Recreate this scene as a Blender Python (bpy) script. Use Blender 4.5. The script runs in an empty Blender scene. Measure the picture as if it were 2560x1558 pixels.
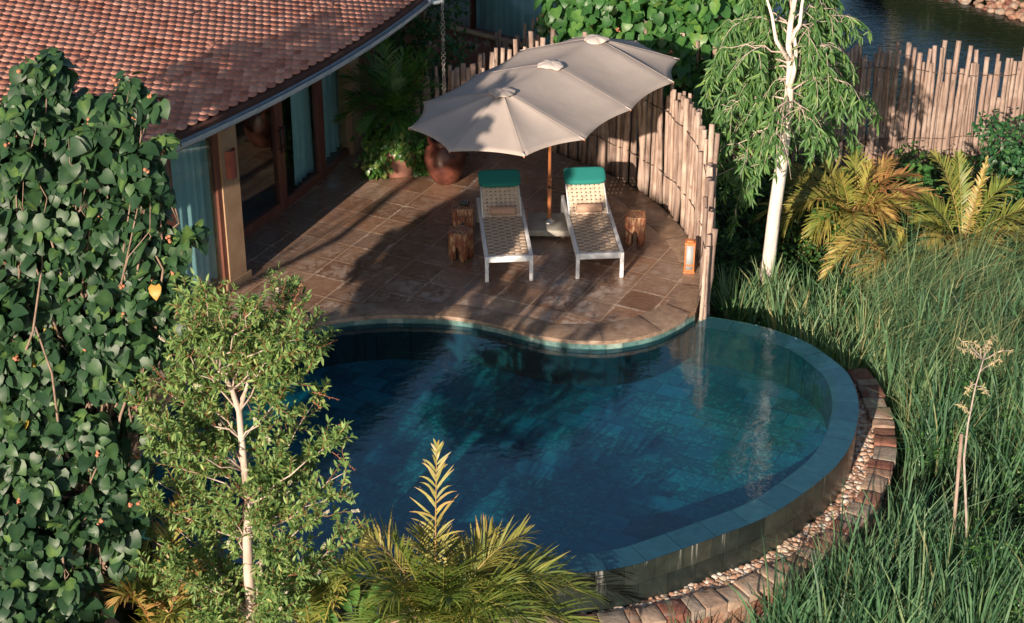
import bpy, bmesh, math, random
import numpy as np
from mathutils import Vector, Matrix

rng = np.random.default_rng(11)
random.seed(5)
PI = math.pi
rad = math.radians
scene = bpy.context.scene
COL = scene.collection

# ------------------------------------------------------------------ camera
CAM_H, PITCH, FOC = 10.6, rad(27.72), 4400.0      # focal length in photo pixels (2560 wide)
cam_d = bpy.data.cameras.new('camera')
cam = bpy.data.objects.new('camera', cam_d)
COL.objects.link(cam)
cam.location = (0, 0, CAM_H)
cam.rotation_euler = (PI / 2 - PITCH, 0, 0)
cam_d.lens = 36.0 * FOC / 2560.0
cam_d.sensor_width = 36.0
cam_d.clip_end = 500
scene.camera = cam


def ray(u, v):
    x = (u - 1280) / FOC
    y = (v - 779) / FOC
    return np.array([x, math.cos(PITCH) - y * math.sin(PITCH), -math.sin(PITCH) - y * math.cos(PITCH)])


def G(u, v, z=0.0):
    """ground point: where the sight line of a photo pixel meets the height z"""
    d = ray(u, v)
    t = (z - CAM_H) / d[2]
    return np.array([d[0] * t, d[1] * t, z])


def AT(u, v, Y):
    """point of that sight line at the distance Y"""
    d = ray(u, v)
    t = Y / d[1]
    return np.array([d[0] * t, Y, CAM_H + d[2] * t])


# ------------------------------------------------------------------ mesh builder
class MB:
    def __init__(s):
        s.v, s.f, s.r, s.n = [], [], [], 0

    def add(s, v, faces, rnd=0.0):
        v = np.asarray(v, float).reshape(-1, 3)
        for fa in faces:
            fa = np.asarray(fa, int)
            if fa.ndim == 1:
                fa = fa[None]
            s.f.append(fa + s.n)
        s.v.append(v)
        s.r.append(np.full(len(v), rnd) if np.isscalar(rnd) else np.asarray(rnd, float))
        s.n += len(v)

    def inst(s, tv, tf, M, P, rnd):
        """many copies of a template: M (k,3,3) columns = axes, P (k,3)"""
        k, m = len(P), len(tv)
        v = np.einsum('kij,mj->kmi', M, tv) + P[:, None, :]
        off = (np.arange(k) * m)[:, None, None]
        fs = [(np.asarray(fa)[None] + off).reshape(-1, np.asarray(fa).shape[1]) for fa in tf]
        s.add(v.reshape(-1, 3), fs, np.repeat(rnd, m))

    def build(s, name, mat, parent=None, smooth=False, bevel=0.0, seg=2):
        me = bpy.data.meshes.new(name)
        v = np.concatenate(s.v)
        me.vertices.add(len(v))
        me.vertices.foreach_set('co', v.ravel())
        li = np.concatenate([f.ravel() for f in s.f])
        tot = np.concatenate([np.full(len(f), f.shape[1]) for f in s.f])
        st = np.concatenate([[0], np.cumsum(tot)[:-1]])
        me.loops.add(len(li))
        me.loops.foreach_set('vertex_index', li)
        me.polygons.add(len(tot))
        me.polygons.foreach_set('loop_start', st)
        a = me.attributes.new('rnd', 'FLOAT', 'POINT')
        a.data.foreach_set('value', np.concatenate(s.r))
        if smooth:
            me.polygons.foreach_set('use_smooth', np.ones(len(tot), bool))
        me.update(calc_edges=True)
        me.validate()
        me.materials.append(mat)
        o = bpy.data.objects.new(name, me)
        COL.objects.link(o)
        if parent is not None:
            o.parent = parent
        if bevel > 0:
            b = o.modifiers.new('bevel', 'BEVEL')
            b.width = bevel
            b.segments = seg
            b.limit_method = 'ANGLE'
        return o


BOXF = np.array([[0, 3, 2, 1], [4, 5, 6, 7], [0, 1, 5, 4], [1, 2, 6, 5], [2, 3, 7, 6], [3, 0, 4, 7]])


def box(mb, c, size, ax=None, rnd=0.0):
    """box with centre c, size (x,y,z), axes columns ax"""
    h = np.array(size) / 2
    v = np.array([[-1, -1, -1], [1, -1, -1], [1, 1, -1], [-1, 1, -1], [-1, -1, 1], [1, -1, 1], [1, 1, 1], [-1, 1, 1]]) * h
    if ax is not None:
        v = v @ np.asarray(ax).T
    mb.add(v + np.asarray(c), [BOXF], rnd)


def rotz(a):
    c, s = math.cos(a), math.sin(a)
    return np.array([[c, -s, 0], [s, c, 0], [0, 0, 1.0]])


def unit(v):
    v = np.asarray(v, float)
    return v / np.maximum(np.linalg.norm(v, axis=-1, keepdims=True), 1e-9)


def tube(mb, pts, r, seg=8, rnd=0.0, cap=True, wob=0.0):
    pts = np.asarray(pts, float)
    n = len(pts)
    r = np.full(n, r) if np.isscalar(r) else np.asarray(r, float)
    tg = unit(np.gradient(pts, axis=0))
    ref = np.array([1.0, 0, 0]) if abs(tg[0][0]) < 0.8 else np.array([0, 1.0, 0])
    a = np.arange(seg) * 2 * PI / seg
    out = []
    for i in range(n):
        x = unit(ref - tg[i] * np.dot(ref, tg[i]))
        y = np.cross(tg[i], x)
        ref = x
        rr = r[i] * (1 + (rng.uniform(-wob, wob, seg) if wob else 0))
        out.append(pts[i] + (np.cos(a)[:, None] * x + np.sin(a)[:, None] * y) * (rr[:, None] if wob else rr))
    v = np.concatenate(out)
    i = np.arange(n - 1)[:, None] * seg
    j = np.arange(seg)[None]
    j2 = (j + 1) % seg
    q = np.stack([i + j, i + j2, i + seg + j2, i + seg + j], -1).reshape(-1, 4)
    fs = [q]
    if cap:
        fs += [np.arange(seg)[::-1], (n - 1) * seg + np.arange(seg)]
    mb.add(v, fs, rnd)


def lathe(mb, prof, seg=32, c=(0, 0, 0), rnd=0.0):
    """prof: list of (radius, z)"""
    prof = np.asarray(prof, float)
    a = np.arange(seg) * 2 * PI / seg
    v = np.stack([prof[:, 0, None] * np.cos(a), prof[:, 0, None] * np.sin(a), np.repeat(prof[:, 1, None], seg, 1)], -1).reshape(-1, 3)
    n = len(prof)
    i = np.arange(n - 1)[:, None] * seg
    j = np.arange(seg)[None]
    j2 = (j + 1) % seg
    q = np.stack([i + j, i + j2, i + seg + j2, i + seg + j], -1).reshape(-1, 4)
    mb.add(v + np.asarray(c), [q], rnd)


def strip(mb, A, B, rnd=0.0, flip=False):
    """quad band between two polylines"""
    A, B = np.asarray(A, float), np.asarray(B, float)
    n = len(A)
    i = np.arange(n - 1)
    q = np.stack([i, i + 1, n + i + 1, n + i], -1)
    if flip:
        q = q[:, ::-1]
    mb.add(np.concatenate([A, B]), [q], rnd)


def catmull(P, per=12, closed=False):
    P = np.asarray(P, float)
    n = len(P)
    out = []
    for i in range(n if closed else n - 1):
        if closed:
            p = [P[(i + k) % n] for k in (-1, 0, 1, 2)]
        else:
            p = [P[max(i - 1, 0)], P[i], P[i + 1], P[min(i + 2, n - 1)]]
        for t in np.arange(per) / per:
            out.append(0.5 * (2 * p[1] + (p[2] - p[0]) * t + (2 * p[0] - 5 * p[1] + 4 * p[2] - p[3]) * t * t + (3 * p[1] - p[0] - 3 * p[2] + p[3]) * t ** 3))
    if not closed:
        out.append(P[-1])
    return np.array(out)


def resample(P, step=None, n=None):
    P = np.asarray(P, float)
    d = np.concatenate([[0], np.cumsum(np.linalg.norm(np.diff(P, axis=0), axis=1))])
    if n is None:
        n = max(2, int(round(d[-1] / step)) + 1)
    t = np.linspace(0, d[-1], n)
    return np.stack([np.interp(t, d, P[:, k]) for k in range(P.shape[1])], -1)


def polygon_object(name, pts, z, mat, parent=None):
    bm = bmesh.new()
    vs = [bm.verts.new((p[0], p[1], z)) for p in pts]
    f = bm.faces.new(vs)
    bm.normal_update()
    if f.normal.z < 0:
        f.normal_flip()
    bmesh.ops.triangulate(bm, faces=[f])
    me = bpy.data.meshes.new(name)
    bm.to_mesh(me)
    bm.free()
    me.materials.append(mat)
    o = bpy.data.objects.new(name, me)
    COL.objects.link(o)
    if parent is not None:
        o.parent = parent
    return o


def tag(o, label=None, cat=None, group=None, kind=None):
    if label:
        o['label'] = label
    if cat:
        o['category'] = cat
    if group:
        o['group'] = group
    if kind:
        o['kind'] = kind
    return o


def thing(name, label, cat, loc=(0, 0, 0), rz=0.0, group=None):
    o = bpy.data.objects.new(name, None)
    o.empty_display_size = 0.2
    COL.objects.link(o)
    o.location = tuple(loc)
    o.rotation_euler = (0, 0, rz)
    return tag(o, label, cat, group)


def copy_tree(o, parent=None):
    c = o.copy()
    COL.objects.link(c)
    c.parent = parent
    for ch in list(o.children):
        copy_tree(ch, c)
    return c


# ------------------------------------------------------------------ materials
class NT:
    def __init__(s, name):
        s.m = bpy.data.materials.new(name)
        s.m.use_nodes = True
        s.t = s.m.node_tree
        s.n, s.l = s.t.nodes, s.t.links
        s.p = s.n['Principled BSDF']
        s.out = s.n['Material Output']
        s.geo = None

    def new(s, typ, **kw):
        n = s.n.new(typ)
        for k, v in kw.items():
            setattr(n, k, v)
        return n

    def put(s, sock, val):
        if hasattr(val, 'links') or isinstance(val, bpy.types.NodeSocket):
            s.l.new(val, sock)
        else:
            if isinstance(val, (tuple, list)) and len(val) == 3 and sock.type == 'RGBA':
                val = (*val, 1)
            sock.default_value = val

    def pos(s):
        if s.geo is None:
            s.geo = s.new('ShaderNodeNewGeometry')
        return s.geo.outputs['Position']

    def objc(s):
        return s.new('ShaderNodeTexCoord').outputs['Object']

    def mapping(s, vec, scale=(1, 1, 1), rot=(0, 0, 0), loc=(0, 0, 0)):
        m = s.new('ShaderNodeMapping')
        s.put(m.inputs['Vector'], vec)
        m.inputs['Scale'].default_value = scale
        m.inputs['Rotation'].default_value = rot
        m.inputs['Location'].default_value = loc
        return m.outputs[0]

    def noise(s, vec, scale=5, detail=4, rough=0.55, dist=0.0, out='Fac'):
        n = s.new('ShaderNodeTexNoise')
        s.put(n.inputs['Vector'], vec)
        n.inputs['Scale'].default_value = scale
        n.inputs['Detail'].default_value = detail
        n.inputs['Roughness'].default_value = rough
        n.inputs['Distortion'].default_value = dist
        return n.outputs[out]

    def vor(s, vec, scale=5, feature='F1', out='Distance', rnd=1.0):
        n = s.new('ShaderNodeTexVoronoi', feature=feature)
        s.put(n.inputs['Vector'], vec)
        n.inputs['Scale'].default_value = scale
        n.inputs['Randomness'].default_value = rnd
        return n.outputs[out]

    def ramp(s, fac, stops, interp='LINEAR'):
        n = s.new('ShaderNodeValToRGB')
        s.put(n.inputs[0], fac)
        cr = n.color_ramp
        cr.interpolation = interp
        while len(cr.elements) < len(stops):
            cr.elements.new(0.5)
        for e, (p, c) in zip(cr.elements, stops):
            e.position = p
            e.color = (*c, 1) if not np.isscalar(c) else (c, c, c, 1)
        return n.outputs[0]

    def mix(s, fac, a, b, typ='MIX'):
        n = s.new('ShaderNodeMix', data_type='RGBA', blend_type=typ)
        s.put(n.inputs[0], fac)
        s.put(n.inputs[6], a)
        s.put(n.inputs[7], b)
        return n.outputs[2]

    def math(s, op, a, b=0.0, clamp=False):
        n = s.new('ShaderNodeMath', operation=op, use_clamp=clamp)
        s.put(n.inputs[0], a)
        s.put(n.inputs[1], b)
        return n.outputs[0]

    def attr(s, name='rnd'):
        return s.new('ShaderNodeAttribute', attribute_name=name).outputs['Fac']

    def orand(s):
        return s.new('ShaderNodeObjectInfo').outputs['Random']

    def bump(s, h, strength=0.3, dist=0.02):
        b = s.new('ShaderNodeBump')
        b.inputs['Strength'].default_value = strength
        b.inputs['Distance'].default_value = dist
        s.put(b.inputs['Height'], h)
        s.put(s.p.inputs['Normal'], b.outputs[0])
        return b.outputs[0]

    def base(s, c):
        s.put(s.p.inputs['Base Color'], c)
        return s

    def set(s, rough=None, spec=None, metal=None, coat=None, sheen=None):
        for k, v in (('Roughness', rough), ('Specular IOR Level', spec), ('Metallic', metal), ('Coat Weight', coat), ('Sheen Weight', sheen)):
            if v is not None:
                s.put(s.p.inputs[k], v)
        return s

    def translucent(s, col, fac=0.3):
        tr = s.new('ShaderNodeBsdfTranslucent')
        s.put(tr.inputs['Color'], col)
        mx = s.new('ShaderNodeMixShader')
        mx.inputs[0].default_value = fac
        s.l.new(s.p.outputs[0], mx.inputs[1])
        s.l.new(tr.outputs[0], mx.inputs[2])
        s.l.new(mx.outputs[0], s.out.inputs[0])
        return s


def simple(name, c1, c2, scale=6, rough=0.6, bump=0.2, bscale=40, spec=0.4, metal=0.0, stretch=(1, 1, 1), rnd=False, bdist=0.01):
    t = NT(name)
    v = t.mapping(t.objc(), stretch)
    n = t.noise(v, scale, 5)
    c = t.ramp(n, [(0.3, c1), (0.7, c2)])
    if rnd:
        c = t.mix(1.0, c, t.ramp(t.orand(), [(0, 0.72), (1, 1.15)]), 'MULTIPLY')
    t.base(c).set(rough, spec, metal)
    if bump:
        t.bump(t.noise(v, bscale, 4), bump, bdist)
    return t.m


def leafmat(name, stops, rough=0.45, spec=0.5, trans=0.3, tint=(1.3, 1.5, 0.6), vein=0.0):
    t = NT(name)
    c = t.ramp(t.attr(), stops)
    n = t.noise(t.pos(), 9, 3)
    c = t.mix(1.0, c, t.ramp(n, [(0.3, 0.75), (0.7, 1.2)]), 'MULTIPLY')
    t.base(c).set(rough, spec)
    t.translucent(t.mix(1.0, c, tint, 'MULTIPLY'), trans)
    return t.m


MAT = {}
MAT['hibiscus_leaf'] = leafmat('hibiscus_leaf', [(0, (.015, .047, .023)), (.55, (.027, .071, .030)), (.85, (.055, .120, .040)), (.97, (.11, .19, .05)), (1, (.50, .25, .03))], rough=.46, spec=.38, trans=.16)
MAT['hibiscus_far'] = leafmat('hibiscus_far', [(0, (.028, .095, .028)), (.6, (.055, .165, .042)), (.95, (.13, .27, .06)), (1, (.45, .28, .03))], rough=.42, spec=.45, trans=.3)
MAT['bottlebrush_leaf'] = leafmat('bottlebrush_leaf', [(0, (.055, .125, .04)), (.5, (.145, .245, .07)), (.9, (.28, .37, .12)), (1, (.42, .44, .17))], rough=.5, spec=.4, trans=.25)
MAT['gum_leaf'] = leafmat('gum_leaf', [(0, (.04, .11, .035)), (.6, (.085, .19, .055)), (1, (.19, .30, .08))], rough=.45, spec=.4, trans=.3)
MAT['frond'] = leafmat('frond', [(0, (.045, .11, .02)), (.3, (.15, .20, .04)), (.6, (.34, .31, .08)), (.85, (.44, .28, .10)), (1, (.36, .17, .07))], rough=.45, spec=.4, trans=.3, tint=(1.3, 1.2, .6))
MAT['areca'] = leafmat('areca', [(0, (.035, .12, .03)), (.6, (.08, .21, .04)), (1, (.30, .28, .06))], rough=.42, spec=.5, trans=.3)
MAT['grass'] = leafmat('grass', [(0, (.035, .10, .055)), (.45, (.095, .20, .10)), (.8, (.20, .30, .145)), (1, (.42, .37, .19))], rough=.5, spec=.35, trans=.3)
MAT['cover'] = leafmat('cover', [(0, (.02, .07, .015)), (.6, (.05, .13, .025)), (1, (.15, .22, .04))], rough=.5, spec=.4, trans=.25)
MAT['vine'] = leafmat('vine', [(0, (.025, .09, .018)), (.6, (.07, .18, .035)), (1, (.32, .38, .11))], rough=.35, spec=.5, trans=.3)
MAT['shrub'] = leafmat('shrub', [(0, (.015, .06, .025)), (.6, (.035, .12, .04)), (1, (.09, .20, .05))], rough=.45, spec=.4, trans=.25)
MAT['broad'] = leafmat('broad', [(0, (.04, .13, .03)), (1, (.13, .28, .06))], rough=.4, spec=.5, trans=.35)
MAT['dry'] = simple('dry_grass_head', (.34, .28, .15), (.46, .38, .23), rough=.8, bump=0)
MAT['blossom'] = simple('blossom', (.66, .60, .42), (.75, .70, .55), scale=30, rough=.8, bump=0)
MAT['seed'] = simple('seed', (.35, .13, .07), (.5, .22, .13), scale=30, rough=.8, bump=0)
MAT['twig'] = simple('twig', (.20, .075, .04), (.33, .14, .075), scale=9, rough=.7, bump=.1)
MAT['bark_pale'] = simple('bark_pale', (.33, .25, .21), (.60, .50, .43), scale=7, rough=.8, bump=.5, bscale=28, stretch=(1, 1, .5))
MAT['bark_grey'] = simple('bark_grey', (.26, .21, .19), (.44, .37, .33), scale=9, rough=.85, bump=.3)
MAT['bark_brown'] = simple('bark_brown', (.16, .11, .08), (.30, .21, .16), scale=9, rough=.85, bump=.4)
MAT['stem'] = simple('stem', (.20, .19, .05), (.36, .27, .09), scale=6, rough=.6, bump=.1)


def bark_white():
    t = NT('bark_white')
    v = t.objc()
    a = t.noise(t.mapping(v, (1, 1, .35)), 9, 6, .6)
    c = t.ramp(a, [(.25, (.36, .28, .23)), (.42, (.62, .54, .48)), (.7, (.76, .69, .63))])
    spots = t.vor(t.mapping(v, (1, 1, .6)), 6)
    c = t.mix(t.ramp(spots, [(.0, 1.0), (.10, 0.0)]), c, (.20, .14, .11))
    t.base(c).set(.75, .3)
    t.bump(t.noise(t.mapping(v, (1, 1, .3)), 22, 5), .5, .02)
    return t.m


MAT['bark_white'] = bark_white()


def pole_wood():
    t = NT('pole_wood')
    v = t.objc()
    st = t.noise(t.mapping(v, (1, 1, .10)), 26, 6, .62)
    c = t.ramp(st, [(.28, (.18, .125, .098)), (.48, (.365, .268, .225)), (.72, (.52, .42, .365))])
    big = t.noise(v, 3.5, 4)
    c = t.mix(t.ramp(big, [(.5, 0.0), (.68, .6)]), c, (.60, .50, .43))
    knots = t.vor(t.mapping(v, (1, 1, .5)), 5.5)
    c = t.mix(t.ramp(knots, [(.02, 1.0), (.12, 0.0)]), c, (.11, .07, .05))
    c = t.mix(1.0, c, t.ramp(t.orand(), [(0, (.50, .47, .46)), (.5, (.80, .77, .75)), (1, (1.08, 1.03, .98))]), 'MULTIPLY')
    t.base(c).set(.85, .25)
    t.bump(t.noise(t.mapping(v, (1, 1, .12)), 40, 5), .5, .012)
    return t.m


MAT['pole_wood'] = pole_wood()
MAT['rope'] = simple('rope', (.05, .035, .03), (.10, .07, .05), scale=30, rough=.8)


def deck_mat():
    t = NT('deck_stone')
    p = t.mapping(t.pos(), rot=(0, 0, rad(26.4)), loc=DECK_OFF)
    wob = t.noise(t.pos(), 3.0, 3, out='Color')
    pw = t.new('ShaderNodeMixRGB', blend_type='LINEAR_LIGHT')
    pw.inputs[0].default_value = .075
    t.put(pw.inputs[1], p)
    t.put(pw.inputs[2], wob)

    def brick(vec, mortar, smooth):
        b = t.new('ShaderNodeTexBrick', offset=0.0, squash=1.0)
        t.put(b.inputs['Vector'], vec)
        b.inputs['Scale'].default_value = 1
        b.inputs['Mortar Size'].default_value = mortar
        b.inputs['Mortar Smooth'].default_value = smooth
        b.inputs['Bias'].default_value = 0
        b.inputs['Brick Width'].default_value = .5
        b.inputs['Row Height'].default_value = .5
        b.inputs['Color1'].default_value = (0, 0, 0, 1)
        b.inputs['Color2'].default_value = (1, 1, 1, 1)
        b.inputs['Mortar'].default_value = (.5, .5, .5, 1)
        return b
    joint = brick(p, .0055, .1)
    tile_v = joint.outputs['Color']
    c = t.ramp(tile_v, [(0, (.15, .082, .054)), (.3, (.265, .155, .102)), (.65, (.19, .13, .10)), (1, (.315, .21, .155))])
    n1 = t.noise(t.pos(), 1.6, 6, .65)
    c = t.mix(t.ramp(n1, [(.38, 0.0), (.62, .7)]), c, (.155, .082, .050))
    n2 = t.noise(t.mapping(t.pos(), rot=(0, 0, .5), scale=(1, 2.2, 1)), 9, 6, .7)
    c = t.mix(1.0, c, t.ramp(n2, [(.25, .55), (.75, 1.38)]), 'MULTIPLY')
    # drying film: pale inside the tiles, dark along the damp joints
    inner = brick(pw.outputs[0], .085, .75)
    dry = t.math('SUBTRACT', 1.0, inner.outputs['Fac'])
    sp = t.new('ShaderNodeSeparateXYZ')
    t.put(sp.inputs[0], t.pos())
    # the splash zone by the water dries in patches; under the eave it stays streaky
    near = t.math('MULTIPLY', t.math('SUBTRACT', 22.0, sp.outputs[1]), .7, True)
    mask = t.math('MULTIPLY', t.ramp(t.noise(t.pos(), .8, 3, .5), [(.42, 0.0), (.52, 1.0)]), t.math('ADD', .36, t.math('MULTIPLY', near, .64)))
    dn = t.ramp(t.noise(t.pos(), 7, 5, .6, 1.2), [(.42, 0.0), (.58, 1.0)])
    film = t.math('MULTIPLY', t.math('MULTIPLY', dry, mask), dn)
    c = t.mix(t.math('MULTIPLY', film, .68), c, (.43, .365, .32))
    # salt seams where water has crept along joints
    seam = brick(pw.outputs[0], .035, 1.0)
    sm = t.ramp(t.noise(t.pos(), 1.3, 4, .6), [(.50, 0.0), (.62, 1.0)])
    sn = t.ramp(t.noise(t.pos(), 16, 4, .6), [(.42, 0.0), (.6, 1.0)])
    c = t.mix(t.math('MULTIPLY', t.math('MULTIPLY', t.math('MULTIPLY', seam.outputs['Fac'], sm), sn), .8), c, (.62, .54, .48))
    c = t.mix(t.math('MULTIPLY', joint.outputs['Fac'], t.ramp(t.noise(t.pos(), 1.9, 3), [(.35, .25), (.6, 1.0)])), c, (.46, .36, .27))
    t.base(c)
    rr = t.ramp(t.noise(t.pos(), 2.2, 5, .6), [(.35, .20), (.65, .50)])
    t.set(rr, .5)
    hb = t.math('ADD', t.math('MULTIPLY', t.noise(t.pos(), 14, 5), .5), t.math('MULTIPLY', joint.outputs['Fac'], -.5))
    t.bump(hb, .22, .02)
    return t.m


# tile grid anchor: one measured joint crossing
_a = rad(26.4)
_g = G(1154.7, 724.0)
_rx = math.cos(_a) * _g[0] - math.sin(_a) * _g[1]
_ry = math.sin(_a) * _g[0] + math.cos(_a) * _g[1]
DECK_OFF = (-(_rx % .5), -(_ry % .5), 0)
MAT['deck'] = deck_mat()


def coping_mat():
    t = NT('coping_stone')
    c = t.ramp(t.attr(), [(0, (.22, .145, .10)), (.5, (.29, .20, .14)), (1, (.34, .245, .18))])
    n = t.noise(t.pos(), 4.5, 6, .65)
    c = t.mix(t.ramp(n, [(.4, 0.0), (.66, .65)]), c, (.12, .07, .045))
    n2 = t.noise(t.mapping(t.pos(), (1, 2, 1)), 12, 5, .65)
    c = t.mix(1.0, c, t.ramp(n2, [(.25, .7), (.75, 1.25)]), 'MULTIPLY')
    c = t.mix(t.ramp(t.noise(t.pos(), 2.3, 4, .6, .6), [(.56, 0.0), (.68, .6)]), c, (.36, .30, .25))
    t.base(c).set(t.ramp(n, [(.35, .32), (.65, .6)]), .5)
    t.bump(n2, .25, .02)
    return t.m


MAT['coping'] = coping_mat()


def pool_tile(name='pool_tile', k=.72):
    t = NT(name)
    b = t.new('ShaderNodeTexBrick', offset=.5)
    v = t.mapping(t.pos(), rot=(0, 0, rad(26.4)))
    t.put(b.inputs['Vector'], v)
    b.inputs['Scale'].default_value = 1
    b.inputs['Brick Width'].default_value = .42
    b.inputs['Row Height'].default_value = .30
    b.inputs['Mortar Size'].default_value = .007
    b.inputs['Color1'].default_value = (0, 0, 0, 1)
    b.inputs['Color2'].default_value = (1, 1, 1, 1)
    b.inputs['Mortar'].default_value = (.4, .4, .4, 1)
    c = t.ramp(b.outputs['Color'], [(0, (.003, .046, .076)), (.3, (.004, .080, .132)), (.7, (.006, .112, .172)), (1, (.009, .150, .212))])
    n = t.noise(t.pos(), 3.2, 6, .65, .8)
    c = t.mix(1.0, c, t.ramp(n, [(.25, .75), (.75, 1.3)]), 'MULTIPLY')
    n2 = t.noise(t.pos(), .9, 4, .6)
    c = t.mix(t.ramp(n2, [(.40, 0.0), (.62, .55)]), c, (.008, .125, .12))
    n3 = t.noise(t.pos(), 16, 6, .7, .5)  # turquoise specks painted into the floor colour in place of caustic light
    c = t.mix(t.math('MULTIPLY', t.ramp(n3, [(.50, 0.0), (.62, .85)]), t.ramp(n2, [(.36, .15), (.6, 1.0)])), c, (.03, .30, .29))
    t.base(c).set(.5, .3)
    c = t.mix(t.math('MULTIPLY', b.outputs['Fac'], .6), c, (.001, .012, .025))
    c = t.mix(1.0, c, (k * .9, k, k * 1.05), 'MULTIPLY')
    t.base(c)
    t.bump(n, .15, .02)
    return t.m


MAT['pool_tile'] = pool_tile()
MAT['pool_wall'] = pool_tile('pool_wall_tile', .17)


def rim_stone():
    t = NT('rim_stone')
    c = t.ramp(t.attr(), [(0, (.012, .018, .017)), (.5, (.020, .028, .025)), (1, (.036, .042, .034))])
    n = t.noise(t.pos(), 6, 6, .65)
    c = t.mix(1.0, c, t.ramp(n, [(.25, .6), (.75, 1.45)]), 'MULTIPLY')
    # white lime runs under the lip
    stx = t.noise(t.mapping(t.pos(), (1, 1, .06)), 11, 5, .65)
    top = t.ramp(t.math('ADD', t.math('MULTIPLY', t.new('ShaderNodeSeparateXYZ').outputs[2], 0), 0), [(0, 1.0), (1, 1.0)])
    sep = t.new('ShaderNodeSeparateXYZ')
    t.put(sep.inputs[0], t.pos())
    hz = t.math('MULTIPLY', t.math('ADD', sep.outputs[2], .45), 3.2, True)
    c = t.mix(t.math('MULTIPLY', t.ramp(stx, [(.60, 0.0), (.72, .75)]), hz), c, (.50, .50, .47))
    t.base(c).set(.32, .5)
    t.bump(n, .2, .02)
    return t.m


MAT['rim_stone'] = rim_stone()


def rim_top():
    t = NT('rim_top')
    c = t.ramp(t.attr(), [(0, (.040, .068, .085)), (.5, (.054, .086, .104)), (1, (.07, .10, .112))])
    n = t.noise(t.pos(), 7, 6, .65)
    c = t.mix(1.0, c, t.ramp(n, [(.25, .7), (.75, 1.35)]), 'MULTIPLY')
    t.base(c).set(.5, .4)
    t.bump(n, .25, .01)
    return t.m


MAT['rim_top'] = rim_top()


def water(name, tint, ior, waves, strength, dist=.02):
    t = NT(name)
    t.n.remove(t.p)
    h = None
    for sc, st, amp in waves:
        n = t.noise(t.mapping(t.pos(), st), sc, 3, .5, .6)
        n = t.math('MULTIPLY', n, amp)
        h = n if h is None else t.math('ADD', h, n)
    b = t.new('ShaderNodeBump')
    b.inputs['Strength'].default_value = strength
    b.inputs['Distance'].default_value = dist
    t.put(b.inputs['Height'], h)
    fr = t.new('ShaderNodeFresnel')
    t.put(fr.inputs['IOR'], t.math('SUBTRACT', ior, t.math('MULTIPLY', t.geo.outputs['Backfacing'], ior - 1 / ior)))
    t.l.new(b.outputs[0], fr.inputs['Normal'])
    gl = t.new('ShaderNodeBsdfGlossy')
    gl.inputs['Roughness'].default_value = .015
    gl.inputs['Color'].default_value = (.80, .93, 1, 1)
    t.l.new(b.outputs[0], gl.inputs['Normal'])
    tr = t.new('ShaderNodeBsdfTransparent')
    tr.inputs['Color'].default_value = (*tint, 1)
    mx = t.new('ShaderNodeMixShader')
    t.l.new(fr.outputs[0], mx.inputs[0])
    t.l.new(tr.outputs[0], mx.inputs[1])
    t.l.new(gl.outputs[0], mx.inputs[2])
    t.l.new(mx.outputs[0], t.out.inputs[0])
    return t.m


MAT['pool_water'] = water('pool_water', (.55, .92, .98), 1.7, [(2.0, (1, 1, 1), .5), (7, (1, 1.4, 1), .16), (24, (1, 1.2, 1), .05)], .34, .03)
MAT['lake_water'] = water('lake_water', (.10, .20, .18), 1.6, [(3.5, (.6, 1.6, 1), .6), (11, (.6, 1.6, 1), .3)], .45, .03)


def glass_pane():
    t = NT('glass_pane')
    t.n.remove(t.p)
    fr = t.new('ShaderNodeFresnel')
    t.pos()
    # the node inverts the index on back faces: undo that, a pane is thin
    t.put(fr.inputs['IOR'], t.math('SUBTRACT', 1.45, t.math('MULTIPLY', t.geo.outputs['Backfacing'], 1.45 - 1 / 1.45)))
    gl = t.new('ShaderNodeBsdfGlossy')
    gl.inputs['Roughness'].default_value = .01
    gl.inputs['Color'].default_value = (.9, .97, 1, 1)
    tr = t.new('ShaderNodeBsdfTransparent')
    tr.inputs['Color'].default_value = (.88, .97, .97, 1)
    mx = t.new('ShaderNodeMixShader')
    t.l.new(fr.outputs[0], mx.inputs[0])
    t.l.new(tr.outputs[0], mx.inputs[1])
    t.l.new(gl.outputs[0], mx.inputs[2])
    t.l.new(mx.outputs[0], t.out.inputs[0])
    return t.m


MAT['glass'] = glass_pane()


def roof_tile():
    t = NT('roof_tile')
    c = t.ramp(t.attr(), [(0, (.30, .11, .075)), (.3, (.44, .18, .13)), (.7, (.52, .24, .178)), (1, (.58, .30, .23))])
    n = t.noise(t.pos(), 14, 5, .6)
    c = t.mix(1.0, c, t.ramp(n, [(.25, .72), (.75, 1.2)]), 'MULTIPLY')
    big = t.noise(t.pos(), 1.1, 4)
    c = t.mix(t.ramp(big, [(.45, 0.0), (.7, .45)]), c, (.36, .20, .16))
    st = t.noise(t.mapping(t.pos(), (1, 1, .3)), 3.2, 5, .65)
    c = t.mix(t.ramp(st, [(.56, 0.0), (.74, .35)]), c, (.22, .13, .10))
    t.base(c).set(.75, .3)
    t.bump(n, .2, .01)
    return t.m


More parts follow.
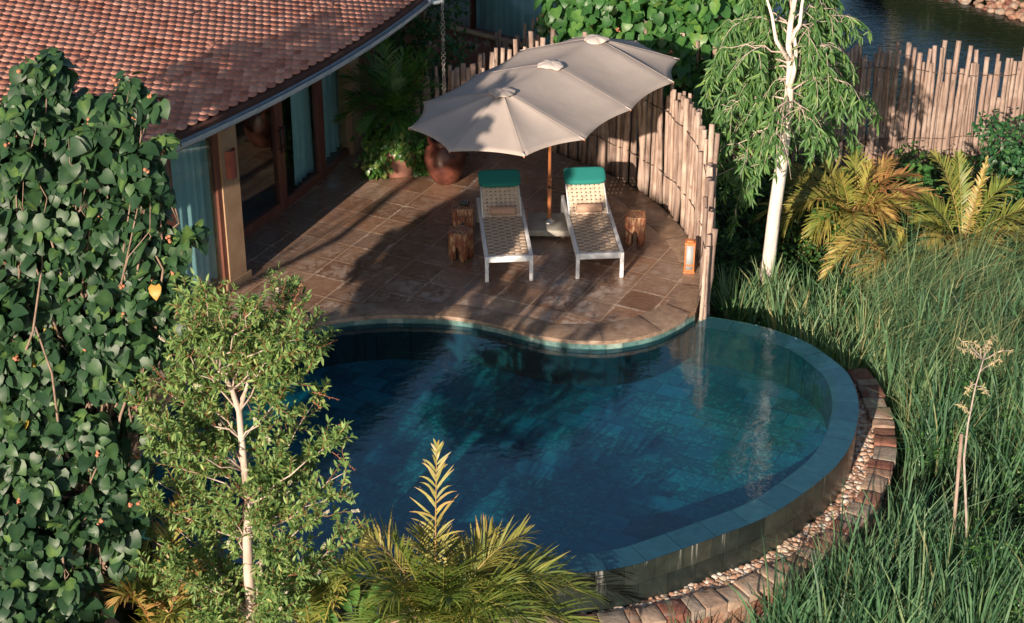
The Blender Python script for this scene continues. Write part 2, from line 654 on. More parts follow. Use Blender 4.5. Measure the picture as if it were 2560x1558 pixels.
MAT['roof_tile'] = roof_tile()
MAT['roof_deck'] = simple('roof_deck', (.06, .025, .02), (.09, .04, .03), rough=.9)
MAT['gutter'] = simple('gutter_metal', (.40, .49, .57), (.54, .63, .70), scale=5, rough=.38, metal=.25, bump=.15, bscale=12)
MAT['brown_wood'] = simple('brown_wood', (.11, .04, .028), (.17, .065, .045), scale=8, rough=.5, bump=.15, stretch=(1, 1, .2))
MAT['plaster'] = simple('tan_plaster', (.29, .18, .105), (.38, .25, .155), scale=5, rough=.85, bump=.2)
MAT['sconce'] = simple('sconce_clay', (.22, .06, .045), (.30, .09, .06), rough=.7)
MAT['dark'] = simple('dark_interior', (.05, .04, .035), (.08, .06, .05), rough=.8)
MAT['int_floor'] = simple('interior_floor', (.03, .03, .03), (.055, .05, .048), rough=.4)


def curtain_mat():
    t = NT('curtain')
    c = t.ramp(t.noise(t.mapping(t.objc(), (1, 1, .05)), 18, 3), [(.3, (.48, .72, .76)), (.7, (.64, .85, .88))])
    t.base(c).set(.85, .2)
    t.translucent(c, .35)
    return t.m


MAT['curtain'] = curtain_mat()


def canopy_mat():
    t = NT('canopy_fabric')
    w = t.noise(t.mapping(t.objc(), (1, 1, 1)), 240, 2)
    c = t.ramp(t.noise(t.objc(), 2.5, 4), [(.3, (.415, .355, .320)), (.7, (.475, .41, .37))])
    t.base(c).set(.85, .2)
    t.bump(t.math('ADD', t.math('MULTIPLY', w, .15), t.noise(t.objc(), 5, 4, .55, .8)), .22, .02)
    t.translucent((.42, .33, .26), .12)
    return t.m


MAT['canopy'] = canopy_mat()
MAT['vent'] = simple('vent_fabric', (.50, .43, .39), (.58, .51, .46), rough=.85, bump=.3, bscale=12)
MAT['umb_wood'] = simple('umbrella_wood', (.38, .13, .05), (.50, .19, .085), scale=10, rough=.4, bump=.1, stretch=(1, 1, .1))
MAT['metal'] = simple('steel', (.5, .52, .54), (.6, .62, .63), rough=.35, metal=.9, bump=0)
MAT['black'] = simple('black_plastic', (.02, .02, .02), (.03, .03, .03), rough=.5, bump=0)
MAT['concrete'] = simple('concrete', (.30, .285, .25), (.38, .36, .32), scale=7, rough=.8, bump=.15)
MAT['white_frame'] = simple('white_frame', (.66, .66, .67), (.80, .80, .80), scale=10, rough=.5, bump=.1, stretch=(1, .2, 1))
MAT['weave'] = simple('weave', (.60, .46, .34), (.80, .66, .52), scale=25, rough=.75, bump=.25, bscale=120, bdist=.003)
MAT['weave_dark'] = simple('weave_dark', (.34, .23, .16), (.50, .36, .26), scale=25, rough=.8, bump=.25, bscale=120, bdist=.003)
MAT['teal'] = simple('teal_fabric', (.010, .17, .155), (.016, .21, .19), scale=90, rough=.85, bump=.25, bscale=260, bdist=.002)
MAT['towel'] = simple('towel', (.44, .27, .19), (.55, .36, .27), scale=60, rough=.95, bump=.5, bscale=220, bdist=.004)
MAT['copper'] = simple('lantern_wood', (.45, .13, .045), (.58, .20, .075), scale=12, rough=.4, bump=.1)
MAT['paper'] = simple('lantern_glass', (.30, .33, .35), (.42, .45, .46), scale=4, rough=.3, bump=0)
MAT['chain'] = simple('chain_metal', (.30, .29, .28), (.42, .40, .38), rough=.45, metal=.8, bump=0)


def stool_mat():
    t = NT('log_stool')
    v = t.objc()
    st = t.noise(t.mapping(v, (1, 1, .16)), 30, 6, .65)
    c = t.ramp(st, [(.36, (.09, .03, .018)), (.5, (.33, .15, .075)), (.62, (.62, .42, .26))])
    p = t.noise(v, 7, 4, .6)
    c = t.mix(t.ramp(p, [(.48, 0.0), (.6, .85)]), c, (.20, .05, .03))
    t.base(c).set(.55, .4)
    t.bump(st, .5, .012)
    return t.m


MAT['stool'] = stool_mat()


def urn_mat():
    t = NT('urn_glaze')
    v = t.objc()
    c = t.ramp(t.noise(v, 4.5, 5, .6), [(.3, (.035, .014, .012)), (.5, (.10, .032, .023)), (.72, (.19, .062, .04))])
    t.base(c).set(t.ramp(t.noise(v, 6, 4), [(.3, .28), (.7, .5)]), .5)
    t.bump(t.noise(v, 16, 3), .08, .01)
    return t.m


MAT['urn'] = urn_mat()
MAT['pot'] = simple('pot_clay', (.27, .12, .085), (.38, .19, .14), scale=5, rough=.7, bump=.15)
MAT['soil'] = simple('soil', (.02, .014, .01), (.04, .028, .02), rough=.95)


def ground_mat():
    t = NT('ground_soil')
    c = t.ramp(t.noise(t.pos(), 2.5, 7, .7), [(.3, (.018, .022, .010)), (.55, (.035, .045, .018)), (.75, (.06, .055, .028))])
    t.base(c).set(.95, .2)
    t.bump(t.noise(t.pos(), 12, 6), .6, .05)
    return t.m


MAT['ground'] = ground_mat()


def pebble_mat():
    t = NT('pebble')
    c = t.ramp(t.attr(), [(0, (.20, .11, .075)), (.3, (.38, .22, .15)), (.55, (.48, .33, .24)), (.8, (.52, .43, .35)), (1, (.62, .56, .50))])
    n = t.noise(t.pos(), 45, 3)
    c = t.mix(1.0, c, t.ramp(n, [(.3, .8), (.7, 1.15)]), 'MULTIPLY')
    t.base(c).set(.55, .4)
    return t.m


MAT['pebble'] = pebble_mat()


def wallstone_mat():
    t = NT('wall_stone')
    c = t.ramp(t.attr(), [(0, (.14, .055, .042)), (.3, (.25, .115, .08)), (.55, (.31, .19, .13)), (.8, (.27, .22, .18)), (1, (.40, .28, .20))])
    n = t.noise(t.pos(), 9, 6, .68)
    c = t.mix(1.0, c, t.ramp(n, [(.25, .6), (.75, 1.3)]), 'MULTIPLY')
    c = t.mix(t.ramp(t.noise(t.pos(), 5, 5), [(.55, 0.0), (.7, .6)]), c, (.30, .28, .25))
    t.base(c).set(.8, .3)
    t.bump(n, .6, .03)
    return t.m


MAT['wallstone'] = wallstone_mat()
MAT['mortar'] = simple('mortar', (.09, .07, .055), (.14, .11, .085), rough=.95)

# ------------------------------------------------------------------ light and sky
SUN_AZ, SUN_EL = 23.0, 18.5
world = bpy.data.worlds.new('World')
scene.world = world
world.use_nodes = True
wn = world.node_tree.nodes
sky = wn.new('ShaderNodeTexSky')
sky.sky_type = 'NISHITA'
sky.sun_disc = False
sky.sun_elevation = rad(SUN_EL)
sky.sun_rotation = rad(180 + SUN_AZ)
world.node_tree.links.new(sky.outputs[0], wn['Background'].inputs[0])
wn['Background'].inputs[1].default_value = 0.075
sun_d = bpy.data.lights.new('sun', 'SUN')
sun_d.energy = 5.0
sun_d.angle = rad(.6)
sun_d.color = (1.0, .83, .66)
sun = bpy.data.objects.new('sun', sun_d)
COL.objects.link(sun)
sd = Vector((math.sin(rad(SUN_AZ)) * math.cos(rad(SUN_EL)), math.cos(rad(SUN_AZ)) * math.cos(rad(SUN_EL)), -math.sin(rad(SUN_EL))))
sun.rotation_euler = sd.to_track_quat('-Z', 'Y').to_euler()
sun.location = (-10, -20, 20)
TOSUN = -np.array(sd)
scene.view_settings.view_transform = 'Standard'
scene.view_settings.look = 'None'
scene.view_settings.exposure = 0.75
scene.view_settings.gamma = 1
scene.render.engine = 'CYCLES'
scene.cycles.max_bounces = 8
scene.cycles.transparent_max_bounces = 12
scene.cycles.use_denoising = True

# ------------------------------------------------------------------ plan curves
HC = np.array([-20.92, 30.9])                 # centre of the round villa


def hp(a, r, z):
    return np.array([HC[0] + r * math.cos(a), HC[1] + r * math.sin(a), z])


def project(p):
    zc = p[1] * math.cos(PITCH) + (CAM_H - p[2]) * math.sin(PITCH)
    return 1280 + FOC * p[0] / zc


def hang(u, r, z=0.0):
    """angle on the villa circle r whose point projects to column u"""
    lo, hi = rad(-75), rad(5)
    for _ in range(60):
        m = (lo + hi) / 2
        if project(hp(m, r, z)) < u:
            lo = m
        else:
            hi = m
    return (lo + hi) / 2


WZ = -.115
cop_src = [(1737, 778), (1650, 825), (1550, 848), (1450, 850), (1350, 838), (1250, 812), (1150, 793), (1050, 787), (950, 787), (850, 797)]
cop = [G(u, v)[:2] for u, v in cop_src] + [np.array(p) for p in ((-2.72, 19.72), (-3.35, 19.25), (-3.85, 18.55), (-4.12, 17.7), (-4.2, 16.9), (-4.19, 16.1))]
rim_src = [(1752, 789), (1820, 798), (1900, 814), (1980, 840), (2040, 868), (2112, 924), (2136, 964), (2146, 1000), (2146, 1039), (2130, 1104), (2086, 1169), (1996, 1242), (1911, 1294), (1800, 1338), (1660, 1388), (1559, 1418), (1380, 1440)]
rim = [G(u, v, WZ)[:2] for u, v in rim_src] + [np.array(p) for p in ((-.35, 14.55), (-1.3, 14.55), (-2.2, 14.65), (-3.1, 14.95), (-3.85, 15.5))]
copC = catmull(cop, 10)
rimC = catmull(rim, 10)
copC = resample(copC, .06)
rimC = resample(rimC, .06)
DC, DR = np.array([-2.54, 21.52]), 5.10       # deck circle on the fence side

# ------------------------------------------------------------------ ground
LAKE = -1.75


def sstep(x):
    x = np.clip(x, 0, 1)
    return x * x * (3 - 2 * x)


def ground_z(x, y):
    z = -1.0 + .06 * np.sin(x * 1.3 + .5) * np.sin(y * 1.1) + .04 * np.sin(2.9 * x + y * 2.1)
    z = z + .25 * sstep((y - 21) / 4) * (x > 2.2)
    lk = sstep((y - (28.0 + .10 * (x - 5))) / 1.2) * sstep((x - 2.2) / 1.2)
    far = sstep((y - 38.7 + 1.31 * (x - 10.2)) / 1.5)
    z = z - 1.9 * lk * (1 - far) + .4 * lk * far
    d = np.hypot((x - .2), (y - 18.2))
    z = np.where(d < 4.0, np.minimum(z, -1.8), z)
    d2 = np.hypot(x + 1.6, y - 17.2)
    z = np.where(d2 < 3.2, np.minimum(z, -1.8), z)
    return z


xs = np.concatenate([np.linspace(-150, -12, 14)[:-1], np.arange(-12, 14, .25), np.linspace(14, 150, 14)])
ys = np.concatenate([np.linspace(-60, 8, 8)[:-1], np.arange(8, 42, .25), np.linspace(42, 300, 16)])
X, Y = np.meshgrid(xs, ys)
Z = ground_z(X, Y)
nx, ny = len(xs), len(ys)
i = (np.arange(ny - 1)[:, None] * nx + np.arange(nx - 1)[None]).ravel()
mb = MB()
mb.add(np.stack([X, Y, Z], -1).reshape(-1, 3), [np.stack([i, i + 1, i + nx + 1, i + nx], -1)])
tag(mb.build('ground', MAT['ground'], smooth=True), kind='structure')

mb = MB()
mb.add([[1.5, 27, LAKE], [40, 27, LAKE], [40, 60, LAKE], [1.5, 60, LAKE]], [[0, 1, 2, 3]])
tag(mb.build('lake_water', MAT['lake_water']), kind='structure')

# ------------------------------------------------------------------ deck
arc = [np.array([DC[0] + DR * math.cos(a), DC[1] + DR * math.sin(a)]) for a in np.linspace(rad(-16), rad(48), 40)]
deck_poly = list(copC) + [np.array(p) for p in ((-4.25, 15.98), (-6.0, 16.2), (-9.0, 17.0), (-9.0, 27.5), (-2.0, 27.5), (-.2, 26.4))] + arc[::-1]
bm = bmesh.new()
vs = [bm.verts.new((p[0], p[1], 0)) for p in deck_poly]
f = bm.faces.new(vs)
bm.normal_update()
if f.normal.z < 0:
    f.normal_flip()
ret = bmesh.ops.extrude_face_region(bm, geom=[f])
down = [e for e in ret['geom'] if isinstance(e, bmesh.types.BMVert)]
for vtx in down:
    vtx.co.z = -1.6
bmesh.ops.recalc_face_normals(bm, faces=bm.faces[:])
bmesh.ops.triangulate(bm, faces=[q for q in bm.faces if len(q.verts) > 4])
me = bpy.data.meshes.new('deck')
bm.to_mesh(me)
bm.free()
me.materials.append(MAT['deck'])
deck = bpy.data.objects.new('deck', me)
COL.objects.link(deck)
tag(deck, kind='structure')


def normals2(P):
    t = unit(np.gradient(P, axis=0))
    return np.stack([-t[:, 1], t[:, 0]], -1)


# coping: stones laid along the pool edge and on along the fence
nrm = normals2(copC)            # curve runs right -> left; this normal points to the water
if np.dot(nrm[len(nrm) // 3], np.array([0, -1])) < 0:
    nrm = -nrm
mb = MB()


inner_src = [(1300 + x / 4.928, 580 + y / 4.928) for x, y in ((1690, 0), (1850, 180), (1960, 350), (2003, 500), (1990, 650), (1930, 780), (1780, 900), (1620, 970), (1300, 1080), (950, 1135), (600, 1137), (420, 1128))]
inner_src += [(900 + x / 4.928, 580 + y / 4.928) for x, y in ((2060, 1050), (1700, 983), (1420, 925), (1050, 885), (700, 862), (300, 862))]
innerP = [DC + (DR - .40) * np.array([math.cos(a), math.sin(a)]) for a in np.radians([40, 32])] + [G(u, v)[:2] for u, v in inner_src]
k0 = int(np.argmin(np.abs(copC[:, 0] - (innerP[-1][0] - .25))))
innerP += list((copC - nrm * .34)[k0::8])
outerP = [DC + (DR - .01) * np.array([math.cos(a), math.sin(a)]) for a in np.radians(np.linspace(40, -13, 40))]
outer = resample(np.vstack([outerP, (copC + nrm * .03)[4:]]), .05)
inner = resample(catmull(innerP, 8), .03)
match, last = [], 0
for p in outer:
    d_ = np.hypot(inner[:, 0] - p[0], inner[:, 1] - p[1])
    d_[:last] = 9
    d_[last + 14:] = 9
    last = int(np.argmin(d_))
    match.append(last)
match = np.array(match)
mm_ = np.convolve(np.pad(match, 6, mode='edge'), np.ones(13) / 13, 'valid')
innerM = np.stack([np.interp(mm_, np.arange(len(inner)), inner[:, k]) for k in (0, 1)], -1)
dcum = np.concatenate([[0], np.cumsum(np.linalg.norm(np.diff(outer, axis=0), axis=1))])
s = 0.0
while s < dcum[-1] - .05:
    e = min(s + .74 * rng.uniform(.8, 1.2), dcum[-1])
    t = np.linspace(s + .0012, e - .0012, 11)
    O = np.stack([np.interp(t, dcum, outer[:, k]) for k in (0, 1)], -1)
    I = np.stack([np.interp(t, dcum, innerM[:, k]) for k in (0, 1)], -1)
    n = len(t)
    v = np.concatenate([np.c_[O, np.full(n, .005)], np.c_[I, np.full(n, .005)], np.c_[O, np.full(n, -.045)], np.c_[I, np.full(n, -.045)]])
    k = np.arange(n - 1)
    mb.add(v, [np.stack([k, k + 1, n + k + 1, n + k], -1), np.stack([2 * n + k, 2 * n + k + 1, k + 1, k], -1), np.stack([n + k, n + k + 1, 3 * n + k + 1, 3 * n + k], -1),
               np.array([[0, n, 3 * n, 2 * n]]), np.array([[n - 1, 3 * n - 1, 4 * n - 1, 2 * n - 1][::-1]])], rng.uniform())
    s = e
tag(mb.build('deck_edging', MAT['coping'], bevel=.002), kind='structure')

# ------------------------------------------------------------------ swimming pool
pool = thing('swimming_pool', 'curved infinity pool lined with dark teal stone below the terrace', 'pool', (0, 18, 0))
PO = np.array([0, 18, 0.0])


def padd(mbx, name, mat, smooth=False, bevel=0):
    for vv in mbx.v:
        vv -= PO
    return mbx.build(name, mat, pool, smooth, bevel)


rn = normals2(rimC)
cen = np.array([.3, 17.6])
if np.dot(rn[10], cen - rimC[10]) < 0:
    rn = -rn
rimI = rimC + rn * np.interp(np.arange(len(rimC)), [0, 12, len(rimC)], [.30, .30, .36])[:, None]
outl = np.concatenate([rimC, copC[::-1]])
basin = np.concatenate([rimI, copC[::-1] + .010 * nrm[::-1]])
FLOOR = -.66
basin = resample(np.vstack([basin, basin[:1]]), .08)
mb = MB()
strip(mb, np.c_[basin, np.full(len(basin), WZ - .012)], np.c_[basin, np.full(len(basin), FLOOR)])
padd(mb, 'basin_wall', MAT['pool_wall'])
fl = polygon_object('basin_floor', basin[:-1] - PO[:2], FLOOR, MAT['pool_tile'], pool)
# dry tile band between the coping and the water
def block_band(mbx, P, z0, z1, step, out):
    d = np.concatenate([[0], np.cumsum(np.linalg.norm(np.diff(P, axis=0), axis=1))])
    s = rng.uniform(0, step) - step
    while s < d[-1]:
        a, b = max(s, 0) + .0015, min(s + step, d[-1]) - .0015
        s += step
        if b - a < .02:
            continue
        t = np.linspace(a, b, 5)
        Q = np.stack([np.interp(t, d, P[:, k]) for k in (0, 1)], -1)
        j = out * rng.uniform(-.001, .002)
        strip(mbx, np.c_[Q, np.full(5, z1)], np.c_[Q + j, np.full(5, z0)], rng.uniform())


t_ = NT('waterline_tile')
c_ = t_.ramp(t_.attr(), [(0, (.07, .14, .135)), (.5, (.12, .20, .18)), (1, (.24, .30, .26))])
c_ = t_.mix(1.0, c_, t_.ramp(t_.noise(t_.pos(), 14, 5), [(.25, .6), (.75, 1.4)]), 'MULTIPLY')
t_.base(c_).set(.35, .5)
MAT['waterline'] = t_.m
mb = MB()
block_band(mb, copC + nrm * .016, -.125, -.045, .21, 0)
padd(mb, 'waterline_band', MAT['waterline'])
# overflow rim
mb = MB()
d = np.concatenate([[0], np.cumsum(np.linalg.norm(np.diff(rimC, axis=0), axis=1))])
s = 0
while s < d[-1] - .02:
    e = min(s + .44, d[-1])
    t = np.linspace(s + .003, e - .003, 7)
    O = np.stack([np.interp(t, d, rimC[:, k]) for k in (0, 1)], -1)
    I = np.stack([np.interp(t, d, rimI[:, k]) for k in (0, 1)], -1)
    strip(mb, np.c_[O, np.full(7, WZ - .014)], np.c_[I, np.full(7, WZ - .014)], rng.uniform())
    s = e
padd(mb, 'overflow_rim', MAT['rim_top'])
mb = MB()
ro = rimC
block_band(mb, ro, -.37, WZ - .004, .36, 0)
block_band(mb, ro, -.66, -.372, .36, 0)
block_band(mb, ro, -1.3, -.662, .36, 0)
padd(mb, 'outer_wall', MAT['rim_stone'])
# inlet fittings
for (u, v) in ((1390, 875), (1610, 866), (1040, 853)):
    p = G(u, v, FLOOR)
    mb = MB()
    lathe(mb, [(0, .03), (.035, .03), (.04, .022), (.07, .018), (.075, 0)], 20, p - PO + [0, 0, 0])
    mb.build('inlet_fitting', MAT['white_frame'], pool, True)
wat = polygon_object('pool_water', resample(np.vstack([outl, outl[:1]]), .05)[:-1], WZ, MAT['pool_water'])
tag(wat, kind='structure')

# ------------------------------------------------------------------ pebbles and stone wall
SC, SRO = np.array([.217, 18.70]), 4.44
A0, A1 = rad(11), rad(-125)
aa = np.linspace(A0, A1, 120)


def sc(a, r, z):
    return np.stack([SC[0] + r * np.cos(a), SC[1] + r * np.sin(a), np.broadcast_to(z, np.shape(a))], -1)


mb = MB()
strip(mb, sc(aa, 3.2, -.69), sc(aa, 4.2, -.69))
tag(mb.build('pebble_bed', MAT['soil']), kind='structure')
bm = bmesh.new()
bmesh.ops.create_icosphere(bm, subdivisions=2, radius=1)
pv = np.array([v.co[:] for v in bm.verts])
pf = np.array([[v.index for v in q.verts] for q in bm.faces])
bm.free()
mb = MB()
P, Ms, Rr = [], [], []
tries = 0
rimd = rimC[::3]
while len(P) < 3600 and tries < 60000:
    tries += 1
    a = rng.uniform(A1, A0)
    r = rng.uniform(3.4, 4.19)
    p = sc(np.array(a), r, 0.0)
    if np.min(np.hypot(rimd[:, 0] - p[0], rimd[:, 1] - p[1])) < .03:
        continue
    k = np.argmin(np.hypot(rimd[:, 0] - p[0], rimd[:, 1] - p[1]))
    if np.hypot(*(p[:2] - SC)) < np.hypot(*(rimd[k] - SC)):
        continue
    s_ = rng.uniform(.020, .043)
    q = rotz(rng.uniform(0, 6.3)) @ np.diag([s_ * rng.uniform(.9, 1.4), s_ * rng.uniform(.75, 1.05), s_ * rng.uniform(.55, .85)])
    P.append(np.array([p[0], p[1], -.675 + rng.uniform(0, .055)]))
    Ms.append(q)
    Rr.append(rng.uniform())
mb.inst(pv, [pf], np.array(Ms), np.array(P), np.array(Rr))
tag(mb.build('pebbles', MAT['pebble'], smooth=True), 'rounded tan and cream pebbles filling the channel beside the pool wall', 'pebbles', kind='stuff')

wall = thing('stone_wall', 'low curved reddish stone wall around the outside of the pool', 'wall', (SC[0], SC[1], 0))


def rough_block(mb, a0, a1, r0, r1, z0, z1):
    n = 5
    t = np.linspace(a0, a1, n)
    jr = rng.uniform(-.012, .02)
    tilt = rng.uniform(-.010, .010)
    R = np.linspace(r0, r1 + jr, 3)
    v = []
    for zi, zz in enumerate((z0, z1)):
        for r in R:
            for k, a in enumerate(t):
                z = zz + (rng.normal(0, .005) + tilt if zi else 0)
                edge = .010 if (zi and (k in (0, n - 1) or r in (R[0], R[-1]))) else 0
                v.append([r * math.cos(a), r * math.sin(a), z - edge])
    v = np.array(v)
    m = 3 * n
    fs = []
    for i in range(2):
        for k in range(n - 1):
            b = m + i * n + k
            fs.append([b, b + n, b + n + 1, b + 1])
    for k in range(n - 1):
        fs.append([k, m + k, m + k + 1, k + 1])
        b = 2 * n + k
        fs.append([b, b + 1, m + b + 1, m + b])
    for i in range(2):
        b = i * n
        fs.append([b, b + n, m + b + n, m + b])
        b = i * n + n - 1
        fs.append([b, m + b, m + b + n, b + n])
    mb.add(v, [np.array(fs)], rng.uniform())


mb = MB()
a = A1
while a < A0:
    w = rng.uniform(.13, .36) / SRO
    rough_block(mb, a + .0012, a + w - .0012, 4.17 + rng.uniform(-.02, .03), SRO + rng.uniform(-.02, .03), -.66, -.545 + rng.uniform(-.012, .012))
    a += w
mb.build('coping', MAT['wallstone'], wall, bevel=.008)
mb = MB()
for z0, z1 in ((-1.35, -1.1), (-1.1, -.88), (-.88, -.665)):
    a = A1 - rng.uniform(0, .03)
    while a < A0:
        w = rng.uniform(.12, .34) / SRO
        rough_block(mb, a + .001, a + w - .001, 4.25, SRO - .015 + rng.uniform(-.02, .015), z0 + .004, z1 - .004)
        a += w
mb.build('wall_face', MAT['wallstone'], wall, bevel=.006)
mb = MB()
strip(mb, sc(aa, 4.405, -1.4) - [SC[0], SC[1], 0], sc(aa, 4.405, -.60) - [SC[0], SC[1], 0])
strip(mb, sc(aa, 4.19, -1.4) - [SC[0], SC[1], 0], sc(aa, 4.19, -.60) - [SC[0], SC[1], 0])
mb.build('mortar', MAT['mortar'], wall)

# ------------------------------------------------------------------ villa
villa = thing('villa', 'round villa with scalloped terracotta tile roof and glass doors onto the terrace', 'building')
SL = rad(25)
RE, ZE = 20.67, 2.885
TS = .70
TW = .262 * TS / RE
# tile: rounded tongue; x along the eave, y uphill (tip at y=0)
n_arc = 9
th_ = np.linspace(PI, 2 * PI, n_arc)
tip = np.stack([.125 * np.cos(th_), .085 + .085 * np.sin(th_)], -1)
outl_t = np.vstack([tip, [[.125, .24], [-.125, .24]]])
m_ = len(outl_t)
top = np.c_[outl_t, .018 - .05 * outl_t[:, 1]]
bot = np.c_[outl_t, .003 - .05 * outl_t[:, 1]]
tile_v = np.vstack([top, bot]) * TS
k = np.arange(n_arc - 1)
tile_f = [np.arange(m_)[None], np.stack([m_ + k, m_ + k + 1, k + 1, k], -1)]
Pt, Mt, Rt = [], [], []
EXPO = .062
rows = 136
for row in range(rows):
    dd = row * EXPO
    r = RE - dd * math.cos(SL)
    z = ZE + dd * math.sin(SL)
    a0, a1 = rad(-47), rad(-8)
    n = int((a1 - a0) / TW)
    for kk in range(n):
        a = a0 + (kk + (.5 if row % 2 else 0)) * TW
        up = np.array([-math.cos(a) * math.cos(SL), -math.sin(a) * math.cos(SL), math.sin(SL)])
        tg = np.array([-math.sin(a), math.cos(a), 0])
        nm = np.cross(tg, up)
        nm = nm if nm[2] > 0 else -nm
        w = r / RE
        jit = rng.normal(0, .012, 2)
        Pt.append(hp(a, r, z) + nm * .010 + tg * rng.normal(0, .003) + up * rng.normal(0, .003))
        Mt.append(np.stack([-tg * w, up + nm * jit[0], nm], -1))
        Rt.append(np.clip(rng.normal(.5, .27) - (.45 if rng.uniform() < .03 else 0), 0, 1))
mb = MB()
mb.inst(tile_v, tile_f, np.array(Mt), np.array(Pt), np.array(Rt))
roof = mb.build('roof', MAT['roof_tile'], villa)
ang = np.linspace(rad(-48), rad(-7), 90)
mb = MB()
prof = [(RE + .03, ZE - .035), (RE - 9.0 * math.cos(SL), ZE - .02 + 9.0 * math.sin(SL))]
A_ = np.array([hp(a, *prof[0]) for a in ang])
B_ = np.array([hp(a, *prof[1]) for a in ang])
strip(mb, A_, B_)
strip(mb, np.array([hp(a, RE + .03, ZE - .035) for a in ang]), np.array([hp(a, RE + .02, ZE - .09) for a in ang]))
mb.build('roof_underlay', MAT['roof_deck'], roof)
# gutter: half round trough with lapped joints
mb = MB()
t = np.linspace(PI, 2 * PI, 9)
gp = [(20.685 + .10 * math.cos(x), 2.79 + .10 * math.sin(x)) for x in t]
gp2 = [(20.685 + .09 * math.cos(x), 2.79 + .09 * math.sin(x)) for x in t[::-1]]
sec = gp + [(20.79, 2.805)] + gp2
ga = np.linspace(rad(-48), rad(-15.2), 24)
for g in range(len(ga) - 1):
    asub = np.linspace(ga[g], ga[g + 1] - .0003, 5)
    sc_ = 1 + .02 * (g % 2) * 0
    for q in range(len(sec) - 1):
        strip(mb, np.array([hp(x, *sec[q]) for x in asub]), np.array([hp(x, *sec[q + 1]) for x in asub]), rng.uniform())
    ring = [(20.685 + .106 * math.cos(x), 2.79 + .106 * math.sin(x)) for x in t]
    for q in range(len(ring) - 1):
        strip(mb, np.array([hp(x, *ring[q]) for x in (ga[g] - .0012, ga[g] + .0012)]), np.array([hp(x, *ring[q + 1]) for x in (ga[g] - .0012, ga[g] + .0012)]))
mb.build('gutter', MAT['gutter'], villa, True)


def ringbox(mb, a0, a1, r0, r1, z0, z1, n=2, rnd=0.0):
    t = np.linspace(a0, a1, n)
    P = [np.array([hp(a, r, z) for a in t]) for r, z in ((r0, z0), (r1, z0), (r1, z1), (r0, z1))]
    for q in range(4):
        strip(mb, P[q], P[(q + 1) % 4], rnd)
    mb.add([P[q][0] for q in range(4)], [[3, 2, 1, 0]], rnd)
    mb.add([P[q][-1] for q in range(4)], [[0, 1, 2, 3]], rnd)


mb = MB()
ringbox(mb, rad(-48), rad(-7), 20.53, 20.565, 2.60, 2.80, 80)
mb.build('fascia', MAT['brown_wood'], villa)
mb = MB()
ringbox(mb, rad(-48), rad(-7), 18.6, 20.525, 2.62, 2.65, 80)
mb.build('soffit', MAT['brown_wood'], villa)
RO, RI = 19.88, 19.14
PT = 2.46                                     # head of the glazing
aCol0, aCol1 = hang(571, RO), hang(611, RO)
aR0, aR1 = hang(884, RI + .1), hang(906, RI + .1)


def curtain(a0, a1, r, z0=.05, z1=PT):
    L = abs(a1 - a0) * r
    n = max(24, int(L * 90))
    t = np.linspace(a0, a1, n)
    s = np.linspace(0, L, n)
    mbc = MB()
    zs = np.linspace(z0, z1, 6)
    prev = None
    for iz, z in enumerate(zs):
        amp = .034 if iz < 5 else .022
        off = amp * np.sin(s * 38 + 1.6 * np.sin(s * 7)) + .012 * np.sin(s * 15 + z)
        rowp = np.array([hp(a, r + o, z) for a, o in zip(t, off)])
        if prev is not None:
            strip(mbc, prev, rowp)
        prev = rowp
    o = mbc.build('curtain', MAT['curtain'], villa, True)
    return o


def window(a0, a1, r, name='window', post=.075, sill=.10, head=PT, label=None):
    """framed glass between two angles on the circle r"""
    mbf = MB()
    ap = post / r
    ringbox(mbf, a0, a0 + ap, r - .05, r + .03, .0, head + .08)
    ringbox(mbf, a1 - ap, a1, r - .05, r + .03, .0, head + .08)
    ringbox(mbf, a0 + ap, a1 - ap, r - .048, r + .028, .0, sill)
    ringbox(mbf, a0 + ap, a1 - ap, r - .048, r + .028, head, head + .078)
    o = mbf.build(name, MAT['brown_wood'], villa, bevel=.004)
    mbp = MB()
    ringbox(mbp, a0 + ap - .0001, a1 - ap + .0001, r - .014, r - .008, sill - .005, head + .005)
    mbp.build('pane', MAT['glass'], o)
    if label:
        o['label'] = label
    return o


# glazing in front, left of the plaster column
a = aCol0 - .0003
wins = []
for kx, uu in enumerate((449, 330, 210)):
    b = hang(uu, RO)
    window(b, a, RO)
    a = b - .0004
curtain(hang(120, RO - .2), hang(545, RO - .2), RO - .2)
# column, return walls, beam
mb = MB()
ringbox(mb, aCol0, aCol1, RI - .1, RO + .05, -.02, 2.62, 4)
mb.build('wall_column', MAT['plaster'], villa, bevel=.006)
mb = MB()
ringbox(mb, aR0, aR1, RI - .1, RI + .10, -.02, 2.62, 3)
mb.build('wall_column', MAT['plaster'], villa, bevel=.006)
mb = MB()
ringbox(mb, aR1 + .0005, rad(-7), 18.9, 19.2, -.02, 2.61, 30)
mb.build('wall', MAT['brown_wood'], villa)
mb = MB()  # unseen outer and end walls, added to shut the sun out of the villa
ringbox(mb, rad(-48), hang(210, RO) - .0006, RO - .25, RO, -.02, 2.61, 12)
for a_ in (rad(-47.6), rad(-7.2)):
    mbw = MB()
    ringbox(mbw, a_ - .006, a_ + .006, 14.0, RO - .26, -.02, 2.60)
    mbw.build('wall', MAT['plaster'], villa)
mb.build('wall', MAT['plaster'], villa)
mb = MB()
ringbox(mb, rad(-48), aR1, 18.9, RO - .06, PT + .085, 2.615, 60)
mb.build('beam', MAT['brown_wood'], villa)
mb = MB()
ringbox(mb, aCol0 - .004, aCol1 + .004, RO - .3, RO + .07, -.01, .10, 4)
mb.build('plinth', MAT['plaster'], villa, bevel=.004)
# doors and the window beside them
dA, dM, dB, dE = aCol1 + .0004, hang(708, RI), hang(806, RI), hang(882, RI)


